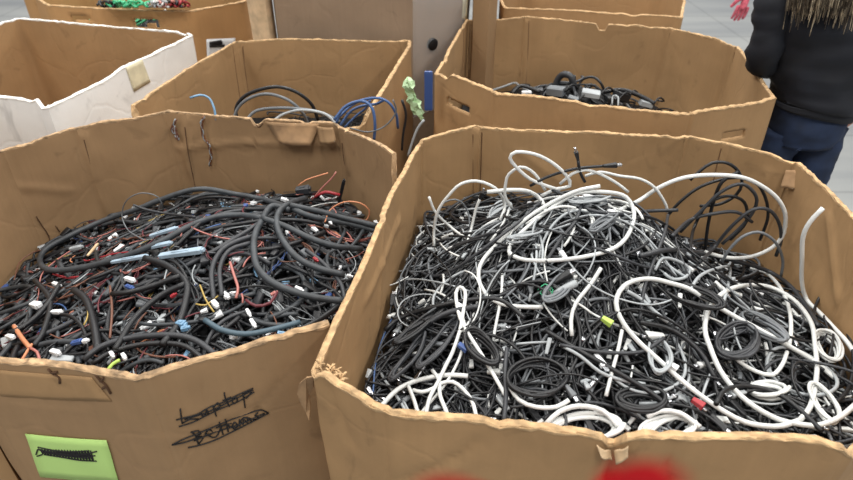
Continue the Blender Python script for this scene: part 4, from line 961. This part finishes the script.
# ------------------------------------------------------------------ floor
m_ = MB(); m_.add([(-14, -6, 0), (14, -6, 0), (14, 18, 0), (-14, 18, 0), (-14, -6, -.1), (14, -6, -.1), (14, 18, -.1), (-14, 18, -.1)], [(0, 1, 2, 3), (7, 6, 5, 4), (0, 4, 5, 1), (1, 5, 6, 2), (2, 6, 7, 3), (3, 7, 4, 0)])
o = m_.build('floor', 'floor', smooth=False); o['kind'] = 'structure'

# ------------------------------------------------------------------ people
def skin(name, chains, mat, parent, sub=2, wr=0, wscale=9, label=None):
    """chains: list of [(x, y, z, r or (rx, ry)), ...]; chains whose first point repeats an existing joint join it"""
    V = []; E = []; R = []; roots = []
    key = {}
    for ch in chains:
        prev = None; new_island = True
        for i, q in enumerate(ch):
            k = (round(q[0], 4), round(q[1], 4), round(q[2], 4))
            if k in key: idx = key[k]
            else: idx = len(V); key[k] = idx; V.append(q[:3]); R.append(q[3] if isinstance(q[3], tuple) else (q[3], q[3]))
            if i == 0 and idx == len(V)-1: roots.append(idx)
            if prev is not None: E.append((prev, idx))
            prev = idx
    me = bpy.data.meshes.new(name); me.from_pydata([tuple(v) for v in V], E, []); o = bpy.data.objects.new(name, me); C.objects.link(o)
    md = o.modifiers.new('s', 'SKIN'); md.use_smooth_shade = True
    sv = me.skin_vertices[0].data
    for i, r in enumerate(R): sv[i].radius = r; sv[i].use_root = i in roots
    ss = o.modifiers.new('u', 'SUBSURF'); ss.levels = sub; ss.render_levels = sub
    dg = bpy.context.evaluated_depsgraph_get(); dg.update(); ev = o.evaluated_get(dg); m2 = bpy.data.meshes.new_from_object(ev)
    bpy.data.objects.remove(o); n = len(m2.vertices); a = np.empty(n*3); m2.vertices.foreach_get('co', a); a = a.reshape(-1, 3)
    if wr:
        nn = np.empty(n*3); m2.vertices.foreach_get('normal', nn); nn = nn.reshape(-1, 3)
        for i in range(n): a[i] += nn[i]*wr*(fb((a[i][0]*.7, a[i][1]*.7, a[i][2]*1.6), wscale, 2)+.5*fb(a[i], wscale*2.3, 4))
    a = a-world(parent); m2.vertices.foreach_set('co', a.ravel()); m2.materials.clear(); m2.materials.append(M[mat])
    for p in m2.polygons: p.use_smooth = True; p.material_index = 0
    m2.update(); o = bpy.data.objects.new(name, m2); C.objects.link(o); o.parent = parent
    if label: o['label'] = label
    return o
def hand(wrist, d, nrm_, side, s=1.0, curl=.5):
    """finger chains; d = direction to the fingertips, nrm_ = back of the hand, side = +1 when the thumb is on +cross(d, n)"""
    w = np.array(wrist, float); d = np.array(d, float); d /= np.linalg.norm(d); n = np.array(nrm_, float); n -= d*n.dot(d); n /= np.linalg.norm(n); sd = np.cross(d, n)*side
    t = lambda p, r: (*p, r)
    palm = [t(w, (.021*s, .017*s)), t(w+d*.03*s, (.028*s, .016*s)), t(w+d*.062*s, (.034*s, .014*s)), t(w+d*.082*s, (.030*s, .012*s))]
    ch = [palm]
    for k, (off, L_) in enumerate([(.024, .070), (.008, .080), (-.008, .074), (-.024, .058)]):
        p = w+d*.062*s+sd*off*s; dd = d+sd*off*1.2; dd /= np.linalg.norm(dd); c = [t(p, .0088*s)]; q = p; a = curl*.3
        q = q+dd*.022*s; c.append(t(q, .0088*s))
        for j, fl in enumerate((.45, .32, .25)):
            a += curl*.55; v = dd*math.cos(a)-n*math.sin(a); q = q+v*L_*fl*s; c.append(t(q, (.0084-.0009*j)*s))
        ch.append(c)
    p = w+d*.022*s+sd*.012*s; c = [t(p, .012*s)]; v = d*.6+sd*.75-n*.25; v /= np.linalg.norm(v); q = p+v*.03*s; c.append(t(q, .011*s)); v = d*.85+sd*.35-n*.4; v /= np.linalg.norm(v); q = q+v*.03*s; c.append(t(q, .0095*s)); q = q+v*.022*s; c.append(t(q, .008*s)); ch.append(c)
    return ch
def headc(neck, top, fwd):
    n = np.array(neck, float); u = np.array(top, float)-n; h = np.linalg.norm(u); u /= h; f = np.array(fwd, float)
    P = [(*n, .048), (*(n+u*.06), .048), (*(n+u*.12+f*.015), (.066, .078)), (*(n+u*.20+f*.01), (.076, .094)), (*(n+u*.255), (.058, .07))]
    return P, (n+u*.155+f*.095, n+u*.185+f*.088, u)
# woman in black jacket, seen from behind
wx, wy = 1.352, 2.06
W = thing('person', 'person in a black jacket and blue jeans with long blonde hair, seen from behind', 'person', (wx, wy, 0))
hp = (wx, wy, .93); 
SX = [wx-.01, wx-.03, wx-.06, wx-.09, wx-.105]
spine = [(SX[0], wy, .90, (.095, .075)), (SX[1], wy, 1.02, (.105, .08)), (SX[2], wy, 1.16, (.12, .085)), (SX[3], wy, 1.28, (.125, .08)), (SX[4], wy, 1.345, (.06, .055))]
nk = (wx-.115, wy+.005, 1.39)
hd, (nose, eye, up_) = headc(nk, (wx-.16, wy+.02, 1.6), (0, 1, 0))
shL = (wx-.235, wy, 1.30, .048); elL = (wx-.232, wy-.01, 1.075, .036); wrL = (wx-.05, wy+.10, 1.05, .022)
shR = (wx+.075, wy, 1.305, .048); elR = (wx+.165, wy-.03, 1.06, .036); wrR = (wx+.185, wy+.03, .85, .022)
legs = []
for sg, dx, dy in ((-1, -.0, .03), (1, .0, -.02)):
    hx = wx-.01+sg*.072
    legs.append([spine[0], (hx, wy, .82, .062), (hx+dx, wy+dy*.5, .62, .058), (hx+dx, wy+dy, .46, .050), (hx+dx, wy+dy*1.2-.01, .28, .047), (hx+dx, wy+dy*1.2-.02, .09, .034), (hx+dx, wy+dy*1.2+.09, .035, .032)])
body = [spine+[(*nk, .048)]+hd[1:], [spine[3], shL, elL, wrL], [spine[3], shR, elR, wrR]]+legs
body.append([hd[2], (*nose, .012)])
body += hand(wrL[:3], (.95, .25, .0), (0, 1, .2), 1, .95, .5)+hand(wrR[:3], (-.65, .15, -.7), (.5, -.7, -.3), -1, .95, .7)
skin('body', body, 'skin', W, 2)
e = MB()
for sg in (-1, 1):
    a, f = obox(np.array(eye)+np.array([sg*.03, -.008, 0]), (0, 1, 0), (.012, .024, .012)); e.add(a, f)
e.build('eyes', 'eye', W)
b1 = 1.18
def loft(mb, rings, k=36, tilt=0., wr=0., ws=9, thick=.006):
    """cloth shell through elliptical rings (x, y, z, rx, ry), open below with a turned-in hem"""
    out = []
    R_ = []
    for a in range(len(rings)-1):
        for q in range(6): R_.append([rings[a][m]+(rings[a+1][m]-rings[a][m])*q/6 for m in range(5)])
    R_.append(list(rings[-1])); n = len(R_)
    R_ = [[R_[0][0], R_[0][1], R_[0][2]+.02, R_[0][3]-thick, R_[0][4]-thick]]+R_; n += 1
    for h, (x, y, z, rx, ry) in enumerate(R_):
        for j in range(k):
            a = 2*math.pi*j/k; c_, s_ = math.cos(a), math.sin(a); m = (abs(c_)**2.5+abs(s_)**2.5)**(-1/2.5)
            p = np.array([x+rx*m*c_, y+ry*m*s_, z+tilt*c_*max(0, 1-h/14)]); d = wr*(fb((p[0]*.8, p[1]*.8, p[2]*1.8), ws, 2)+.5*fb((p[0], p[1], p[2]*2), ws*2.2, 4))*(h > 1)
            p[0] += c_*d; p[1] += s_*d; out.append(p)
    f = [(h*k+j, h*k+(j+1) % k, (h+1)*k+(j+1) % k, (h+1)*k+j) for h in range(n-1) for j in range(k)]
    f.append(tuple((n-1)*k+j for j in range(k))); mb.add(out, f)
def limb(mb, P, rr, wr=.006):
    C_ = catmull(np.array([q[:3] for q in P]), .015); t_ = np.linspace(0, 1, len(C_)); rad = np.interp(t_, np.linspace(0, 1, len(rr)), rr)
    v, f = tube(C_, rad, 20); v = v.reshape(len(C_), 20, 3); 
    for a in range(len(C_)):
        for b_ in range(20):
            d = v[a, b_]-C_[a]; d = d/(np.linalg.norm(d)+1e-9); v[a, b_] += d*wr*fb((v[a, b_][0], v[a, b_][1], v[a, b_][2]*1.7), 16, 3)*2
    mb.add(v.reshape(-1, 3), f)
mj = MB()
loft(mj, [(SX[0], wy, .91, .143, .118), (SX[0]-.003, wy, .95, .150, .124), (SX[1], wy, 1.03, .156, .120), (SX[2], wy, 1.15, .162, .118), (SX[3]+.01, wy, 1.26, .165, .108), (SX[4]+.01, wy, 1.33, .135, .09), (SX[4], wy, 1.385, .072, .066)], tilt=-.028, wr=.022, ws=7)
limb(mj, [(shL[0]+.04, shL[1], shL[2]+.01), (shL[0]-.005, shL[1], shL[2]-.03), (elL[0], elL[1]-.005, elL[2]+.07), elL[:3], (wx-.17, wy+.05, 1.03), wrL[:3]], [.050, .064, .058, .052, .048, .038])
limb(mj, [(shR[0]-.04, shR[1], shR[2]+.01), (shR[0]+.01, shR[1], shR[2]-.03), (shR[0]+.055, wy-.01, 1.17), elR[:3], (wrR[0]+.005, wrR[1]-.03, .93), (wrR[0], wrR[1], wrR[2]+.015)], [.050, .068, .062, .056, .048, .036])
mj.build('jacket', 'jacket', W)
mh = MB(); loft(mh, [(SX[0], wy, .885, .139, .115), (SX[0], wy, .90, .147, .122), (SX[0], wy, .925, .147, .122)], tilt=-.028, wr=.004, ws=30); mh.build('hem_band', 'jacket', W)
skin('hood', [[(wx-.18, wy-.085, 1.31, .035), (wx-.13, wy-.115, 1.27, .040), (wx-.08, wy-.12, 1.26, .042), (wx-.03, wy-.10, 1.29, .038)]], 'jacket', W, 2)
mq = MB()
loft(mq, [(SX[0], wy, .77, .112, .10), (SX[0], wy, .83, .128, .112), (SX[0], wy, .90, .128, .106), (SX[0], wy, .955, .118, .095)], wr=.008, ws=12)
for L_ in legs: limb(mq, [(q[0], q[1], q[2]) for q in L_[1:6]], [.078, .074, .060, .054, .052], .006)
mq.build('jeans', 'denim', W)
for L_ in legs:
    p = L_[-2]; skin('shoe', [[(p[0], p[1]-.01, .045, .045), (p[0], p[1]+.06, .04, .042), (p[0], p[1]+.14, .036, .036)]], 'shoe', W, 2)
hr = MB()
hc = np.array([wx-.15, wy+.01, 1.56])
for q in range(1300):
    a = random.uniform(-1.0, 1.0)*1.9; ph = random.uniform(.1, 1.3)
    top = hc+np.array([math.sin(a)*.092*math.sin(ph), -math.cos(a)*.105*math.sin(ph), .115*math.cos(ph)])
    side = hc+np.array([math.sin(a)*.098, -math.cos(a)*.112, -.02]); L_ = random.uniform(.20, .30)+random.random()**3*.07
    end = np.array([wx-.15+math.sin(a)*.085+random.gauss(0, .012), wy-.12-.05*math.cos(a)+random.gauss(0, .008), 1.55-L_])
    mid = (side+end)/2+np.array([0, -.012, 0])
    v, f = tube(catmull([top, side, mid, end], .03), np.linspace(.0024, .0010, len(catmull([top, side, mid, end], .03))), 4); hr.add(v, f, 0 if random.random() < .42 else 1)
sph = []
v = []; f = []
for i in range(13):
    for j in range(20):
        a = math.pi*i/12; b_ = 2*math.pi*j/20; v.append(hc+np.array([.088*math.sin(a)*math.cos(b_), -.008+.096*math.sin(a)*math.sin(b_)*(1 if math.sin(b_) < 0 else .55), .004+.112*math.cos(a)]))
for i in range(12):
    for j in range(20): f.append((i*20+j, (i+1)*20+j, (i+1)*20+(j+1) % 20, i*20+(j+1) % 20))
hr.add(v, f, 1); hr.build('hair', ['hair_blonde', 'hair_dark'], W, label='long straight blonde hair with dark lowlights')

# second person, only the pink gloved hand in view
qx, qy = 2.98, 4.55
Q = thing('person', 'person reaching down with a pink gloved hand beyond the bins, at the top right', 'person', (qx, qy, 0))
hw = atY(747, -2, 4.36)
sp = [(qx, qy, .92, (.15, .11)), (qx-.04, qy, 1.06, (.13, .10)), (qx-.10, qy-.01, 1.20, (.15, .10)), (qx-.16, qy-.02, 1.30, (.15, .095)), (qx-.20, qy-.02, 1.37, (.06, .06))]
nk = (qx-.22, qy-.02, 1.42); hd, (nose, eye, _) = headc(nk, (qx-.32, qy-.04, 1.62), (-.3, -.9, -.2))
wr = (hw[0], hw[1], hw[2]+.03, .026); sh = (qx-.33, qy-.03, 1.24, .056); el = ((sh[0]+wr[0])/2-.03, (sh[1]+wr[1])/2, (sh[2]+wr[2])/2+.03, .042)
lg = []
for sg in (-1, 1):
    lg.append([sp[0], (qx+sg*.09, qy, .84, .095), (qx+sg*.10, qy-.01, .47, .06), (qx+sg*.10, qy+.02, .27, .054), (qx+sg*.10, qy+.03, .09, .038), (qx+sg*.10, qy-.1, .035, .036)])
rr = [sp[3], (qx+.02, qy, 1.30, .056), (qx+.14, qy-.05, 1.06, .042), (qx+.12, qy-.2, .88, .026)]
skin('body', [sp+[(*nk, .05)]+hd[1:], [sp[3], sh, el, wr], rr, *lg, [hd[2], (*nose, .012)]]+hand(rr[-1][:3], (0, -.5, -.85), (1, 0, 0), 1, 1, .6), 'skin', Q)
e = MB()
for sg in (-1, 1):
    a, f = obox(np.array(eye)+np.array([sg*.03, 0, 0]), (-.3, -.9, -.2), (.012, .024, .012)); e.add(a, f)
e.build('eyes', 'eye', Q)
skin('glove', hand((wr[0], wr[1], wr[2]), (-.12, 0, -1), (-.3, -1, 0), 1, 1.3, .5), 'glove_pink', Q, label='pink work glove')
skin('jacket', [[(p[0], p[1], p[2], (p[3][0]*1.15, p[3][1]*1.2)) for p in sp[:4]]+[(sp[4][0], sp[4][1], sp[4][2], .08)], [(sp[3][0], sp[3][1], sp[3][2], .15), (*sh[:3], .07), (*el[:3], .055), (wr[0]+.01, wr[1], wr[2]+.05, .04)],
     [(sp[3][0], sp[3][1], sp[3][2], .15), (*rr[1][:3], .07), (*rr[2][:3], .055), (rr[3][0], rr[3][1], rr[3][2]+.03, .038)]], 'jacket', Q, 2, wr=.01)
skin('trousers', [[(L_[0][0], L_[0][1], .9, (.155, .12))]+[(q[0], q[1], q[2], q[3]*1.2) for q in L_[1:5]] for L_ in lg], 'trousers', Q, 2, wr=.005)
for L_ in lg:
    p = L_[-2]; skin('shoe', [[(p[0], p[1]+.01, .045, .045), (p[0], p[1]-.07, .042, .044), (p[0], p[1]-.16, .036, .038)]], 'shoe', Q, 2)
hr = MB(); hc = np.array(hd[3][:3])+np.array([.01, .01, .02]); v = []; f = []
for i in range(13):
    for j in range(20):
        a = math.pi*i/12; b_ = 2*math.pi*j/20; v.append(hc+np.array([.09*math.sin(a)*math.cos(b_), .02+.10*math.sin(a)*math.sin(b_)*(1 if math.sin(b_) > 0 else .6), .02+.10*math.cos(a)]))
for i in range(12):
    for j in range(20): f.append((i*20+j, (i+1)*20+j, (i+1)*20+(j+1) % 20, i*20+(j+1) % 20))
hr.add(v, f); hr.build('hair', 'hair_dark', Q)

# ------------------------------------------------------------------ light: warehouse ceiling lamps and soft daylight
sc = bpy.context.scene
wd = bpy.data.worlds.new('world'); sc.world = wd; wd.use_nodes = True
wd.node_tree.nodes['Background'].inputs['Color'].default_value = (.95, .97, 1, 1); wd.node_tree.nodes['Background'].inputs['Strength'].default_value = .45
def area(x, y, z, sx, sy, pw, rot=(0, 0, 0), col=(1, .97, .92)):
    l = bpy.data.lights.new('ceiling_lamp', 'AREA'); l.shape = 'RECTANGLE'; l.size = sx; l.size_y = sy; l.energy = pw; l.color = col
    o = bpy.data.objects.new('ceiling_lamp', l); C.objects.link(o); o.location = (x, y, z); o.rotation_euler = rot
for x in (-3.5, 0.2, 3.8):
    for y in (-1.5, 2.2, 6.0, 10): area(x, y, 5.5, .5, 2.2, 130)
sc.view_settings.view_transform = 'Standard'; sc.view_settings.look = 'None'; sc.view_settings.gamma = 1; sc.view_settings.use_curve_mapping = False
sc.view_settings.exposure = -0.14
